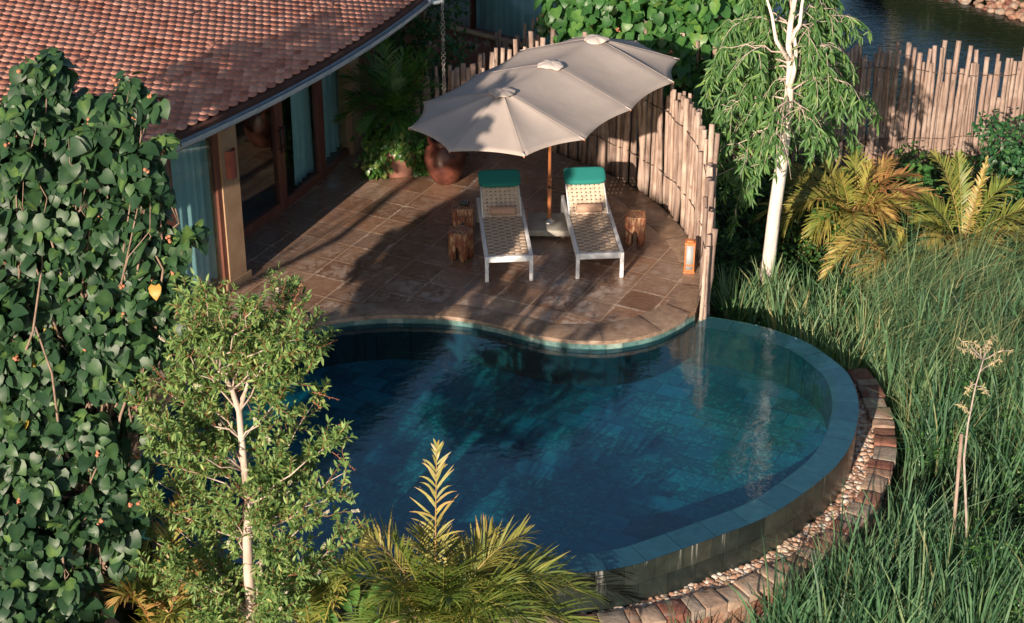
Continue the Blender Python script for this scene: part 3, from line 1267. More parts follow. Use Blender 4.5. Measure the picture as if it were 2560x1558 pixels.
def door(a0, a1, hside):
    o = window(a0, a1, RI, 'door', .10, .14)
    mbh = MB()
    ah = (a1 - .05 / RI) if hside > 0 else (a0 + .05 / RI)
    p0 = hp(ah, RI + .075, .92)
    p1 = hp(ah, RI + .075, 1.32)
    tube(mbh, [p0, p1], .014, 8)
    for zz in (.98, 1.26):
        tube(mbh, [hp(ah, RI + .03, zz), hp(ah, RI + .075, zz)], .010, 6)
    mbh.build('handle', MAT['black'], o)
    return o


door(dA, dM - .0003, 1)
door(dM, dB, -1)
window(dB + .0003, dE, RI, post=.09)
curtain(hang(738, RI - .2), hang(784, RI - .2), RI - .2)
curtain(hang(800, RI - .2), hang(880, RI - .2), RI - .2)
mb = MB()
ringbox(mb, rad(-48), aCol0, 14.5, RO - .055, .004, .012, 40)
ringbox(mb, aCol0, rad(-7), 14.5, RI - .055, .004, .012, 60)
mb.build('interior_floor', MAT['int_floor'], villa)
mb = MB()
ringbox(mb, rad(-48), rad(-7), 15.8, 16.0, .013, 2.6, 40)
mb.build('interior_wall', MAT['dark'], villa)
mb = MB()
ringbox(mb, rad(-48), rad(-7), 14.5, 19.1, 2.66, 2.70, 40)
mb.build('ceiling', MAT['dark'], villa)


def sconce(a, r, z):
    mbs = MB()
    n = 9
    t = np.linspace(-PI / 2, PI / 2, n)
    c = hp(a, r, 0)
    out = unit(c[:2] - HC)
    tg = np.array([-out[1], out[0]])
    lo, hi = [], []
    lo2, hi2 = [], []
    for x in t:
        for rr, L, H in ((.085, lo, hi), (.072, lo2, hi2)):
            q = c[:2] + out * rr * math.cos(x) + tg * rr * math.sin(x)
            L.append([q[0], q[1], z])
            H.append([q[0], q[1], z + .38])
    strip(mbs, lo, hi)
    strip(mbs, lo2, hi2, flip=True)
    strip(mbs, hi, hi2)
    strip(mbs, lo2, lo)
    mbs.build('wall_lamp', MAT['sconce'], villa, True)


sconce((aCol0 + aCol1) / 2, RO + .05, 1.55)
sconce((aR0 + aR1) / 2, RI + .10, 1.75)

# guest villa behind the fence
ga_, gb_ = np.array([-1.9, 32.55]), np.array([2.6, 29.12])
gx = unit(gb_ - ga_)
gn = np.array([-gx[1], gx[0]])
gl_ = np.linalg.norm(gb_ - ga_)
gv = thing('guest_villa', 'second villa behind the pole fence with teal curtained glass wall', 'building', (ga_[0], ga_[1], -.22), math.atan2(gx[1], gx[0]))
mb = MB()
box(mb, (gl_ / 2, 2, -.40), (gl_ + 1, 4.2, 1.0))
mb.build('plinth', MAT['wallstone'], gv)
mb = MB()
box(mb, (gl_ / 2, -.13, .15), (gl_ + 1, .10, .07))
mb.build('ledge', MAT['plaster'], gv)
mb = MB()
box(mb, (gl_ / 2, -.02, .145), (gl_, .09, .09))
for xx in (0, 1.45, gl_ - .05):
    box(mb, (xx + .04, -.021, 1.49), (.08, .09, 2.59))
box(mb, (gl_ / 2, -.02, 2.83), (gl_, .09, .09))
fr = mb.build('window', MAT['brown_wood'], gv)
mb = MB()
box(mb, (gl_ / 2, -.0, 1.49), (gl_ - .02, .008, 2.6))
mb.build('pane', MAT['glass'], fr)
mb = MB()
n = 500
s = np.linspace(.05, gl_ - .05, n)
prev = None
for z in np.linspace(.12, 2.85, 5):
    row = np.stack([s, .16 + .035 * np.sin(s * 36 + 1.5 * np.sin(s * 6)) + .01 * np.sin(s * 14 + z), np.full(n, z)], -1)
    if prev is not None:
        strip(mb, prev, row)
    prev = row
mb.build('curtain', MAT['curtain'], gv, True)
mb = MB()
box(mb, (gl_ / 2, 2.6, 1.5), (gl_ + .8, .1, 3))
for xx in (-.2, gl_ + .2):
    box(mb, (xx, 1.4, 1.49), (.2, 2.4, 2.98))
mb.build('wall', MAT['plaster'], gv)
mb = MB()
P0 = np.array([[-1, -1, 3.0], [gl_ + 1, -1, 3.0], [gl_ + 1, 4, 5.2], [-1, 4, 5.2]])
mb.add(np.vstack([P0, P0 + [0, 0, .12]]), [BOXF])
mb.build('roof', MAT['roof_tile'], gv)

# rain chain from the villa gutter into the urn
rc = AT(1108, 120, 24.42)
chain = thing('rain_chain', 'long grey metal rain chain of rings hanging from the gutter end', 'chain', (rc[0], rc[1], 0))
mb = MB()
z = .62
kk = 0
while z < 2.95:
    rr = .030 if kk % 2 == 0 else .020
    c = np.array([0, 0, z])
    t = np.linspace(0, 2 * PI, 15)
    ax = rotz(kk * 1.3)
    P = np.stack([rr * np.cos(t), 0 * t, rr * np.sin(t)], -1) @ ax.T + c
    tube(mb, P, .0055, 5, cap=False)
    z += rr * 1.55
    kk += 1
mb.build('link', MAT['chain'], chain, True)
mb = MB()
e_ = hp(math.atan2(rc[1] + .1 - HC[1], rc[0] - HC[0]), 20.66, 2.76) - [rc[0], rc[1], 0]
tube(mb, [[0, 0, 2.93], [0, 0, 2.80], e_ * [.5, .5, 1] + [0, 0, -.02], e_], .03, 8)
mb.build('spout', MAT['gutter'], chain, True)

# ------------------------------------------------------------------ pole fences
def pole(mb, base, h, r, lean):
    n = 7
    t = np.linspace(0, 1, n)
    pts = np.array(base) + np.outer(t * h, [0, 0, 1]) + np.outer(t * h, [lean[0], lean[1], 0])
    pts[:, :2] += np.cumsum(rng.normal(0, .006, (n, 2)), 0) * (t[:, None] > 0)
    rr = r * (1 - .22 * t) * (1 + rng.normal(0, .04, n))
    tube(mb, pts, rr, 9, wob=.05)
    return pts


def fence(name, label, path, heights, spacing, rad0, wires, maxn=100, back_every=3, jit=.10):
    """path (k,2) with the top height interpolated along it"""
    P = resample(catmull(path, 14), .01)
    n = len(P)
    f = np.linspace(0, 1, len(heights))
    H = np.interp(np.linspace(0, 1, n), f, [h for h, _ in heights])
    B = np.interp(np.linspace(0, 1, n), f, [b for _, b in heights])
    nn = normals2(P)
    root = thing(name, label, 'fence', (P[n // 2][0], P[n // 2][1], 0))
    o3 = np.array([P[n // 2][0], P[n // 2][1], 0])
    s, tops, cnt = 0.0, [], 0
    rest = None
    while int(s / .01) < n:
        k = int(s / .01)
        r = rad0 * rng.uniform(.7, 1.3)
        row = rng.choice([0, 0, 1, -1])
        xy = P[k] + nn[k] * (row * r * .9)
        h = H[k] - B[k] + rng.normal(0, jit) + (rng.uniform(.12, .40) if rng.uniform() < .09 else 0) - (rng.uniform(.1, .5) if rng.uniform() < .12 else 0)
        mbp = MB()
        pole(mbp, [xy[0] - o3[0], xy[1] - o3[1], B[k]], h, r, rng.normal(0, .018, 2))
        if cnt < maxn:
            mbp.build('pole', MAT['pole_wood'], root, True)
        else:
            if rest is None:
                rest = MB()
            rest.v += mbp.v
            rest.r += mbp.r
            rest.f += [q + rest.n for q in mbp.f]
            rest.n += mbp.n
        cnt += 1
        s += r * 2 * rng.uniform(.74, .98) * spacing
    if rest is not None:
        tag(rest.build('pole', MAT['pole_wood'], root, True), kind='stuff')
    for fr_ in wires:
        for off in (rad0 * 1.25, -rad0 * 1.25):
            kx = np.arange(0, n, 4)
            ph = rng.uniform(0, 6)
            W = np.c_[P[kx] + nn[kx] * (off + .008 * np.sin(kx * .12 + ph))[:, None], B[kx] + (H[kx] - B[kx]) * fr_ + .012 * np.sin(kx * .09 + ph) + .02 * np.sin(kx * .013)] - o3
            mbw = MB()
            tube(mbw, W, .007, 5)
            mbw.build('rope', MAT['rope'], root, True)
    return root


pth = [DC + (DR + .06) * np.array([math.cos(a), math.sin(a)]) for a in np.radians([-15.2, -11, -5, 2, 10, 18, 26, 34, 42])]
pth = pth + [np.array(p) for p in ((.45, 25.75), (-.25, 25.8), (-.9, 25.35), (-1.5, 25.2))]
fence('pole_fence', 'curved fence of rough wooden poles standing around the terrace', np.array(pth), [(.95, -.3), (1.35, -.05), (1.72, -.02), (1.82, -.02), (1.85, -.02), (1.88, -.02), (1.8, -.02), (1.72, -.02), (1.7, -.02), (1.66, -.02), (1.55, -.02), (1.45, -.02), (1.35, -.02)], 1.0, .040, (.80, .30), maxn=99)
lk_path = np.array([(-.3, 28.0), (1.2, 27.35), (2.6, 26.7), (3.7, 26.5), (4.75, 26.45), (6.3, 26.75), (7.5, 27.1), (9.0, 27.8)])
fence('pole_fence', 'long fence of weathered pale poles in front of the lake water', lk_path, [(1.0, -.9), (1.2, -.9), (1.3, -.9), (1.40, -.9), (1.38, -.9), (1.22, -.9), (.95, -.9), (.75, -.9)], 0.86, .042, (.86, .30), maxn=99, jit=.13)

# ------------------------------------------------------------------ sun loungers
LW, LL, SH = .645, 1.95, .375


def weave(mb, mb2, x0, x1, y0, y1, z, px, wx, py, wy, amp, paired=False):
    """basket weave of flat straps"""
    nxs = int(round((x1 - x0) / px))
    nys = int(round((y1 - y0) / py))
    th = .005

    def strap(mb, P, side, w):
        P = np.asarray(P)
        sd_ = np.asarray(side) * w / 2
        up = np.array([0, 0, th / 2])
        L = [P - sd_ + up, P + sd_ + up, P + sd_ - up, P - sd_ - up]
        r = rng.uniform()
        for q in range(4):
            strip(mb, L[q], L[(q + 1) % 4], r)
    for j in range(nys):
        y = y0 + (j + .5) * (y1 - y0) / nys
        P = []
        for i in range(nxs):
            x = x0 + (i + .5) * (x1 - x0) / nxs
            sgn = 1 if ((i // (2 if paired else 1)) + j) % 2 == 0 else -1
            for dx in (-.3, .3):
                P.append([x + dx * px, y, z + sgn * amp])
        P = [[x0, y, z]] + P + [[x1, y, z]]
        strap(mb, P, (0, 1, 0), wy)
    for i in range(nxs):
        x = x0 + (i + .5) * (x1 - x0) / nxs
        P = []
        for j in range(nys):
            y = y0 + (j + .5) * (y1 - y0) / nys
            sgn = -1 if ((i // (2 if paired else 1)) + j) % 2 == 0 else 1
            for dy in (-.3, .3):
                P.append([x, y + dy * py, z + sgn * amp])
        P = [[x, y0, z]] + P + [[x, y1, z]]
        strap(mb2, P, (1, 0, 0), wx)


def cushion(sx, sy, sz, n=14, pw=5.0):
    """superellipsoid-like soft block centred on the origin"""
    bm = bmesh.new()
    bmesh.ops.create_cube(bm, size=2)
    bmesh.ops.subdivide_edges(bm, edges=bm.edges[:], cuts=n, use_grid_fill=True)
    v = np.array([q.co[:] for q in bm.verts])
    f = np.array([[q.index for q in p.verts] for p in bm.faces])
    bm.free()
    k = (np.abs(v) ** pw).sum(1) ** (1 / pw)
    v = v / k[:, None]
    return v * np.array([sx, sy, sz]) / 2, f


def make_lounger(label):
    root = thing('sun_lounger', label, 'sun lounger', group='loungers on the terrace')
    bw, bh = .05, .085
    for sx in (-1, 1):
        mb = MB()
        box(mb, (sx * (LW / 2 - bw / 2), LL / 2 + .001, SH - bh / 2), (bw, LL - .1, bh))
        mb.build('side_rail', MAT['white_frame'], root, bevel=.006)
    mb = MB()
    box(mb, (0, bw / 2, SH - bh / 2 + .001), (LW - .1, bw, bh))
    mb.build('end_rail', MAT['white_frame'], root, bevel=.006)
    for yy in (.62, 1.26):
        mb = MB()
        box(mb, (0, yy, SH - .055), (LW - .102, .04, .05))
        mb.build('crossbar', MAT['white_frame'], root, bevel=.004)
    for sx in (-1, 1):
        mb = MB()
        box(mb, (sx * (LW / 2 - bw / 2), bw / 2, SH / 2), (bw, bw, SH))
        mb.build('leg', MAT['white_frame'], root, bevel=.006)
        mb = MB()
        box(mb, (sx * (LW / 2 - bw / 2), LL - bw / 2, SH / 2), (bw, bw, SH))
        mb.build('leg', MAT['white_frame'], root, bevel=.006)
    mb, mb2 = MB(), MB()
    weave(mb, mb2, -LW / 2 + .055, LW / 2 - .055, .055, 1.27, SH - .012, .092, .060, .052, .036, .0095, False)
    seat_ = mb.build('seat', MAT['weave'], root)
    mb2.build('strap', MAT['weave_dark'], seat_)
    al = rad(27)
    BL = .80
    ax = np.array([[1, 0, 0], [0, math.cos(al), -math.sin(al)], [0, math.sin(al), math.cos(al)]])
    o = np.array([0, 1.275, SH - .01])
    mb = MB()
    weave(mb, mb, -LW / 2 + .062, LW / 2 - .062, 0.0, BL, 0, .064, .043, .064, .043, .0045)
    for vv in mb.v:
        vv[:] = vv @ ax.T + o
    back = mb.build('backrest', MAT['weave'], root)
    mb = MB()
    for sx in (-1, 1):
        box(mb, np.array([sx * (LW / 2 - .055), BL / 2, -.012]) @ ax.T + o, (.022, BL, .03), ax)
    box(mb, np.array([0, BL + .008, -.012]) @ ax.T + o, (LW - .09, .02, .03), ax)
    tube(mb, [np.array([-.2, BL * .7, -.03]) @ ax.T + o, [-.2, LL - .12, SH - .07]], .012, 6)
    tube(mb, [np.array([.2, BL * .7, -.03]) @ ax.T + o, [.2, LL - .12, SH - .07]], .012, 6)
    mb.build('backrest_frame', MAT['white_frame'], back)
    v, f = cushion(LW - .05, .30, .085)
    v = v + np.array([0, BL - .135, .05])
    v[:, 2] -= np.maximum(0, v[:, 1] - BL + .02) * .5
    mb = MB()
    mb.add(v @ ax.T + o, [f])
    mb.build('headrest', MAT['teal'], root, True)
    return root, ax, o


lA, ax_, o_ = make_lounger('white framed woven lounger with teal headrest next to two log stools')
lB = copy_tree(lA)
lB['label'] = 'white framed woven lounger with teal headrest nearest the lantern and fence'


def place(o, foot_l, foot_r, head_dir):
    c = (np.array(foot_l) + np.array(foot_r)) / 2
    o.location = (c[0], c[1], 0.0)
    o.rotation_euler = (0, 0, math.atan2(-head_dir[0], head_dir[1]))


fl, fr2 = G(1212, 706)[:2], G(1334, 703)[:2]
place(lA, fl, fr2, (-.150, 1.94))
fl, fr2 = G(1440, 698)[:2], G(1558, 695)[:2]
place(lB, fl, fr2, (-.155, 1.90))


def towel(lo, label):
    mb = MB()
    L, r = .35, .062
    xsq = np.concatenate([[-L / 2, -L / 2 + .006], np.linspace(-L / 2 + .02, L / 2 - .02, 8), [L / 2 - .006, L / 2]])
    rr = np.concatenate([[r * .86, r * .97], np.full(8, r), [r * .97, r * .86]])
    tube(mb, np.stack([xsq, 0 * xsq, 0 * xsq], -1), rr, 22, wob=.03)
    # loose outer flap of the roll
    t = np.linspace(.4, 2.0, 9)
    A_ = np.stack([np.full(9, -L / 2 + .004), r * 1.05 * np.cos(t), r * 1.06 * np.sin(t)], -1)
    B_ = A_ + [L - .008, 0, 0]
    strip(mb, A_, B_)
    o = mb.build('towel', MAT['towel'], None, True)
    tag(o, label, 'towel', 'rolled towels')
    a = lo.rotation_euler[2]
    p = rotz(a) @ np.array([0.01, 1.315, SH + .068])
    o.location = (lo.location[0] + p[0], lo.location[1] + p[1], p[2])
    o.rotation_euler = (0, 0, a - .03)
    return o


towel(lA, 'rolled beige towel on the lounger next to two log stools')
towel(lB, 'rolled beige towel on the lounger nearest the lantern')

# ------------------------------------------------------------------ umbrella
UC = np.array([.525, 22.62])
RD = unit(np.array([1.303, 2.09]))             # along the ridge
RP = np.array([RD[1], -RD[0]])                 # to the near right side
umb = thing('parasol', 'long beige triple peaked parasol shading the two loungers', 'parasol', (UC[0], UC[1], 0))
ZV, ZC = 2.50, 2.09
SPC, RR_ = 1.235, 1.25
cent = [RD * SPC * k for k in (-1, 0, 1)]


def u3(xy, z):
    return np.array([xy[0], xy[1], z])


# corner list around the edge
def corner(ci, ang):
    return cent[ci] + RR_ * (RP * math.cos(ang) + RD * math.sin(ang))


edge = [(0, 0.0), (0, rad(-45)), (0, rad(-90)), (0, rad(-135)), (0, rad(-180)), (1, PI), (2, PI), (2, rad(135)), (2, rad(90)), (2, rad(45)), (2, 0.0), (1, 0.0)]
mb = MB()
NS, NR = 10, 12
for k in range(len(edge)):
    (c0, a0), (c1, a1) = edge[k], edge[(k + 1) % len(edge)]
    E0, E1 = corner(c0, a0), corner(c1, a1)
    T0, T1 = cent[c0], cent[c1]
    rows_ = []
    for jr in range(NR + 1):
        t = jr / NR
        row = []
        for js in range(NS + 1):
            s = js / NS
            e = E0 * (1 - s) + E1 * s
            tp = T0 * (1 - s) + T1 * s
            mid = .5 * (T0 + T1)
            sc_in = .065 * (4 * s * (1 - s))
            e2 = e + (mid - e) * sc_in
            p = tp + (e2 - tp) * t
            sag = 4 * s * (1 - s)
            z = ZV + (ZC - ZV) * (t ** 1.08)
            z += -.030 * sag * (1 - t) * (c0 != c1) - .045 * sag * math.sin(PI * t) * (.7 if c0 == c1 else 1) + .006 * sag * t
            row.append(u3(p, z))
        rows_.append(np.array(row))
    for jr in range(NR):
        strip(mb, rows_[jr], rows_[jr + 1])
can = mb.build('canopy', MAT['canopy'], umb, False)
bm = bmesh.new()
bm.from_mesh(can.data)
bmesh.ops.remove_doubles(bm, verts=bm.verts[:], dist=.0005)
bmesh.ops.recalc_face_normals(bm, faces=bm.faces[:])
bm.to_mesh(can.data)
bm.free()
# shade the panels smooth along themselves but keep the seams at the ribs
for p in can.data.polygons:
    p.use_smooth = True
wd = can.modifiers.new('thick', 'SOLIDIFY')
wd.thickness = .003
# seams: thin welts over the ribs
mb = MB()
for (ci, a) in edge:
    E = corner(ci, a)
    t = np.linspace(0.03, 1.0, 9)
    pts = np.array([u3(cent[ci] + (E - cent[ci]) * x, ZV + (ZC - ZV) * x ** 1.08 + .003) for x in t])
    tube(mb, pts, .0028, 5)
mb.build('seam', MAT['canopy'], can, True)
mb = MB()
for (ci, a) in edge:
    E = corner(ci, a)
    d_ = u3(E - cent[ci], 0)
    box(mb, u3(cent[ci] + (E - cent[ci]) * .965, ZC + .017), (.03, .09, .006), np.stack([unit(np.cross([0, 0, 1], d_)), unit(d_ + [0, 0, -.4]), unit(np.cross(unit(np.cross([0, 0, 1], d_)), unit(d_ + [0, 0, -.4])))], -1))
mb.build('corner_pocket', MAT['vent'], can)
for ci in range(3):
    mb = MB()
    n = 40
    a = np.linspace(0, 2 * PI, n, endpoint=False)
    ph = rng.uniform(0, 6)
    prof = []
    for kq, (r, z) in enumerate(((0.0, .062), (.06, .060), (.12, .045), (.165, .018), (.175, .0))):
        wv = 1 + (.10 * np.sin(a * 3 + ph) + .05 * np.sin(a * 8 + ph)) * (kq / 4)
        zz = z * .7 + (.011 * np.sin(a * 3 + ph * 2) + .006 * np.sin(a * 7)) * (kq / 4) + .022
        prof.append(np.stack([r * wv * np.cos(a), r * wv * np.sin(a), zz], -1))
    v = np.concatenate(prof)
    q = []
    for i in range(4):
        for j in range(n):
            q.append([i * n + j, i * n + (j + 1) % n, (i + 1) * n + (j + 1) % n, (i + 1) * n + j])
    mb.add(v + u3(cent[ci], ZV - .045), [np.array(q)])
    o = mb.build('vent_flap', MAT['vent'] if ci else MAT['canopy'], umb, True)
    o.modifiers.new('t', 'SOLIDIFY').thickness = .004
for (ci, a) in edge:
    mb = MB()
    E = corner(ci, a)
    tube(mb, [u3(cent[ci], ZV - .05), u3(E, ZC - .015)], .010, 6)
    mb.build('rib', MAT['umb_wood'], umb, True)
mb = MB()
tube(mb, [u3(cent[0], ZV - .10), u3(cent[2], ZV - .10)], .022, 10)
mb.build('ridge_beam', MAT['umb_wood'], umb, True)
mb = MB()
tube(mb, [[0, 0, .78], [0, 0, ZV - .05]], .023, 16)
mb.build('pole', MAT['umb_wood'], umb, True)
mb = MB()
tube(mb, [[0, 0, .16], [0, 0, .80]], .029, 16)
tube(mb, [[0, 0, .79], [0, 0, .83]], .033, 16)
sl = mb.build('pole_sleeve', MAT['umb_wood'], umb, True)
mb = MB()
tube(mb, [[0, -.03, .70], [0, -.065, .70]], .016, 10)
tube(mb, [[-.03, -.066, .70], [.03, -.066, .70]], .008, 8)
mb.build('knob', MAT['black'], sl, True)
mb = MB()
lathe(mb, [(.0, .21), (.036, .21), (.04, .175), (.075, .165), (.08, .152)], 24)
mb.build('collar', MAT['metal'], umb, True)
ux = rotz(math.atan2(-.0, 1) - .02)
mb = MB()
box(mb, np.array([.04, .0, .105]), (.66, .60, .09), ux)
bs = mb.build('base_slab', MAT['concrete'], umb, bevel=.006)
for sx in (-.27, .35):
    for sy in (-.24, .24):
        mb = MB()
        tube(mb, [[sx - .015, sy, .028], [sx + .015, sy, .028]], .028, 12)
        box(mb, (sx, sy, .05), (.02, .03, .03))
        mb.build('caster', MAT['black'], bs, True)

# ------------------------------------------------------------------ log stools
def stool(label, p, rz, square, H=.41, W=.31, phase=0.0):
    root = thing('log_stool', label, 'stool', (p[0], p[1], 0), rz, 'carved log stools')
    n = 48
    a = np.arange(n) * 2 * PI / n

    def outline(s=1.0):
        if square:
            k = (np.abs(np.cos(a)) ** 9 + np.abs(np.sin(a)) ** 9) ** (-1 / 9)
            r = W / 2 * k
        else:
            r = W / 2 * (1.02 + .07 * np.cos(5 * a + phase) + .035 * np.cos(8 * a))
        r = r * (1 + .012 * np.sin(17 * a + phase)) * s
        return np.stack([r * np.cos(a), r * np.sin(a)], -1)
    zt = H * .52
    prof = []
    for z, s in ((zt, 1.0), (zt + .05, 1.005), (H - .05, .985), (H - .012, .985), (H, .95)):
        prof.append(np.c_[outline(s) * (1 + rng.normal(0, .006, (n, 1))), np.full(n, z)])
    mb = MB()
    v = np.concatenate(prof)
    q = [[i * n + j, i * n + (j + 1) % n, (i + 1) * n + (j + 1) % n, (i + 1) * n + j] for i in range(4) for j in range(n)]
    mb.add(v, [np.array(q), np.arange(n)[::-1], 4 * n + np.arange(n)])
    mb.build('seat', MAT['stool'], root, True).data.polygons.foreach_set('use_smooth', [False] * (len(q) + 2))
    # arch cut: four (five) chunky legs grown from the block
    nl = 4 if square else 5
    for k in range(nl):
        ang = 2 * PI * k / nl + (PI / 4 if square else -phase / 5)
        mb = MB()
        m = 14
        b = np.linspace(-.50, .50, m) * (2 * PI / nl) * (.62 if square else .66)
        lay = []
        for z, sp, sc2 in ((0, .86, .97), (.06, .88, 1.0), (zt * .7, 1.0, 1.0), (zt - .03, 1.18, 1.0), (zt + .004, 1.33, .995)):
            aa_ = ang + b * sp
            if square:
                kx = (np.abs(np.cos(aa_)) ** 9 + np.abs(np.sin(aa_)) ** 9) ** (-1 / 9)
                ro_ = W / 2 * kx
            else:
                ro_ = W / 2 * (1.02 + .07 * np.cos(5 * aa_ + phase) + .035 * np.cos(8 * aa_))
            ro_ = ro_ * sc2
            outer = np.stack([ro_ * np.cos(aa_), ro_ * np.sin(aa_)], -1)
            inner = outer[::-1] * (.52 if z < zt - .05 else .3)
            lay.append(np.c_[np.vstack([outer, inner]), np.full(2 * m, z)])
        nn_ = 2 * m
        v = np.concatenate(lay)
        q = [[i * nn_ + j, i * nn_ + (j + 1) % nn_, (i + 1) * nn_ + (j + 1) % nn_, (i + 1) * nn_ + j] for i in range(4) for j in range(nn_)]
        mb.add(v, [np.array(q), np.arange(nn_)[::-1]])
        mb.build('leg', MAT['stool'], root)
    return root


pA = G(1157, 590)[:2] + [0, .14]
pB = G(1151, 655)[:2] + [0, .16]
pC = G(1588, 613)[:2] + [0, .13]
stool('square log stool carrying a small dark dish left of the loungers', pA, .05, True, .41, .30)
stool('lobed log stool in front of the square stool left of the loungers', pB, .2, False, .41, .33, 1.0)
stool('square red brown log stool right of the loungers near the lantern', pC, -.06, True, .42, .285)
ash = thing('ashtray', 'small dark ribbed dish standing on the square log stool', 'ashtray', (pA[0] + .02, pA[1] + .02, .41))
mb = MB()
lathe(mb, [(0, .0), (.06, .0), (.065, .02), (.065, .042), (.058, .045), (.05, .03), (0, .026)], 24)
mb.build('bowl', MAT['black'], ash, True)
mb = MB()
for kx in range(5):
    box(mb, (-.045 + kx * .0225, 0, .05), (.008, .10, .012))
mb.build('grille', MAT['metal'], ash)

# ------------------------------------------------------------------ lantern
lp = G(1723, 683)[:2] + [0, .05]
lan = thing('lantern', 'orange brown wooden lantern with frosted panes standing by the fence end', 'lantern', (lp[0], lp[1], .005), -.10)
w, h = .135, .47
mb = MB()
for sx in (-1, 1):
    for sy in (-1, 1):
        box(mb, (sx * (w / 2 - .009), sy * (w / 2 - .009), .02 + (h - .06) / 2), (.018, .018, h - .06))
for zz in (.035, .115, h - .055):
    for s_ in (-1, 1):
        box(mb, (0, s_ * (w / 2 - .0085), zz), (w - .036, .015, .022))
        box(mb, (s_ * (w / 2 - .0085), 0, zz), (.015, w - .036, .022))
mb.build('frame', MAT['copper'], lan, bevel=.002)
mb = MB()
box(mb, (0, 0, .010), (w + .02, w + .02, .02))
mb.build('base', MAT['copper'], lan, bevel=.003)
mb = MB()
box(mb, (0, 0, h - .032), (w + .012, w + .012, .02))
box(mb, (0, 0, h - .012), (w * .62, w * .62, .022))
mb.build('roof', MAT['copper'], lan, bevel=.003)
for s_ in (-1, 1):
    mb = MB()
    box(mb, (0, s_ * (w / 2 - .012), .24), (w - .037, .004, .385))
    mb.build('pane', MAT['paper'], lan)
    mb = MB()
    box(mb, (s_ * (w / 2 - .012), 0, .24), (.004, w - .037, .385))
    mb.build('pane', MAT['paper'], lan)

# ------------------------------------------------------------------ urn and planter
up = np.array([rc[0], 24.42])
urn = thing('urn', 'large round dark red glazed urn under the rain chain', 'urn', (up[0], up[1], .0))
mb = MB()
lathe(mb, [(0, .0), (.17, .0), (.19, .02), (.26, .14), (.315, .30), (.325, .40), (.30, .52), (.255, .60), (.235, .625)], 48)
mb.build('body', MAT['urn'], urn, True)
mb = MB()
lathe(mb, [(.235, .623), (.255, .63), (.262, .645), (.255, .66), (.262, .675), (.268, .69), (.258, .71), (.23, .71), (.215, .66), (.22, .5)], 48)
mb.build('rim', MAT['urn'], urn, True)
mb = MB()
lathe(mb, [(0, .60), (.222, .60)], 32)
mb.build('water_fill', MAT['black'], urn)
mb = MB()
a_ = -1.15
tube(mb, [np.array([.30 * math.cos(a_), .30 * math.sin(a_), .50]), np.array([.33 * math.cos(a_), .33 * math.sin(a_), .495])], .020, 12)
mb.build('boss', MAT['urn'], urn, True)

pp = G(990, 447)[:2] + [0, .28]
pot = thing('planter', 'brown clay planter pot overgrown by variegated trailing vine', 'planter', (pp[0], pp[1], 0))
mb = MB()
lathe(mb, [(0, 0), (.26, 0), (.285, .02), (.33, .25), (.34, .45), (.325, .56), (.345, .58), (.35, .62), (.33, .635), (.30, .62), (.29, .55)], 40)
mb.build('body', MAT['pot'], pot, True)
mb = MB()
lathe(mb, [(0, .585), (.31, .575)], 30)
mb.build('soil', MAT['soil'], pot)

# ------------------------------------------------------------------ leaf templates
def sym(mid, out):
    """mid: list (y,z); out: list (x,y,z) one side; returns verts,faces for len(mid)=4,len(out)=4"""
    v = [[0, y, z] for y, z in mid] + [[x, y, z] for x, y, z in out] + [[-x, y, z] for x, y, z in out]
    q = [[0, 4, 5, 1], [1, 5, 6, 2], [2, 6, 7, 3], [0, 1, 9, 8], [1, 2, 10, 9], [2, 3, 11, 10]]
    return np.array(v, float), [np.array(q)]


HEART = sym([(0, 0), (.33, .0), (.68, -.05), (1.0, -.22)], [(.30, -.13, .05), (.50, .14, .10), (.42, .52, .05), (.19, .83, -.10)])
LANCE_V = np.array([[0, 0, 0], [0, .4, .02], [0, .75, 0], [0, 1, -.06], [.5, .38, .08], [.36, .72, .05], [-.5, .38, .08], [-.36, .72, .05]], float)
LANCE_F = [np.array([[0, 4, 1], [0, 1, 6], [2, 5, 3], [2, 3, 7]]), np.array([[1, 4, 5, 2], [1, 2, 7, 6]])]
LANCE = (LANCE_V, LANCE_F)


def leaf_frames(nrm_, tipd, L, W):
    n = unit(nrm_)
    t = tipd - n * np.sum(tipd * n, 1, keepdims=True)
    t = unit(t)
    s = np.cross(t, n)
    return np.stack([s * W[:, None], t * L[:, None], n * L[:, None]], -1)


def blob_leaves(mb, blobs, dens, size, tmpl, up=.55, sunw=.5, wr=1.0, tone=(.45, .2), inner=.45, droop=.9):
    for c, r in blobs:
        r3 = np.array([r, r, r * 1.05])
        n = int(dens * r * r)
        d = unit(rng.normal(size=(n, 3)))
        rad_ = rng.uniform(inner ** 2, 1.0, n) ** .5 * rng.normal(1, .10, n)
        P = np.array(c) + d * rad_[:, None] * r3
        nr = d * .65 + np.array([0, 0, up]) + TOSUN * sunw + rng.normal(0, .50, (n, 3))
        tp = d * .45 + np.array([0, 0, -droop]) + rng.normal(0, .40, (n, 3))
        L = rng.uniform(size[0], size[1], n)
        M = leaf_frames(nr, tp, L, L * wr * rng.uniform(.9, 1.1, n))
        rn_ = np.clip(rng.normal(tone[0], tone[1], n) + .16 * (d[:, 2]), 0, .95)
        rn_ = np.where(rng.uniform(size=n) < .003, .985, rn_)
        mb.inst(tmpl[0], tmpl[1], M, P, rn_)
        if len(tmpl[0]) == 12:                     # paler midrib
            o12 = np.array([.16, .14, .10, .04] + [0, -.05, -.05, -.03] * 2)
            mb.r[-1] = np.where(mb.r[-1] > .97, mb.r[-1], np.clip(mb.r[-1] + np.tile(o12, n), 0, .97))


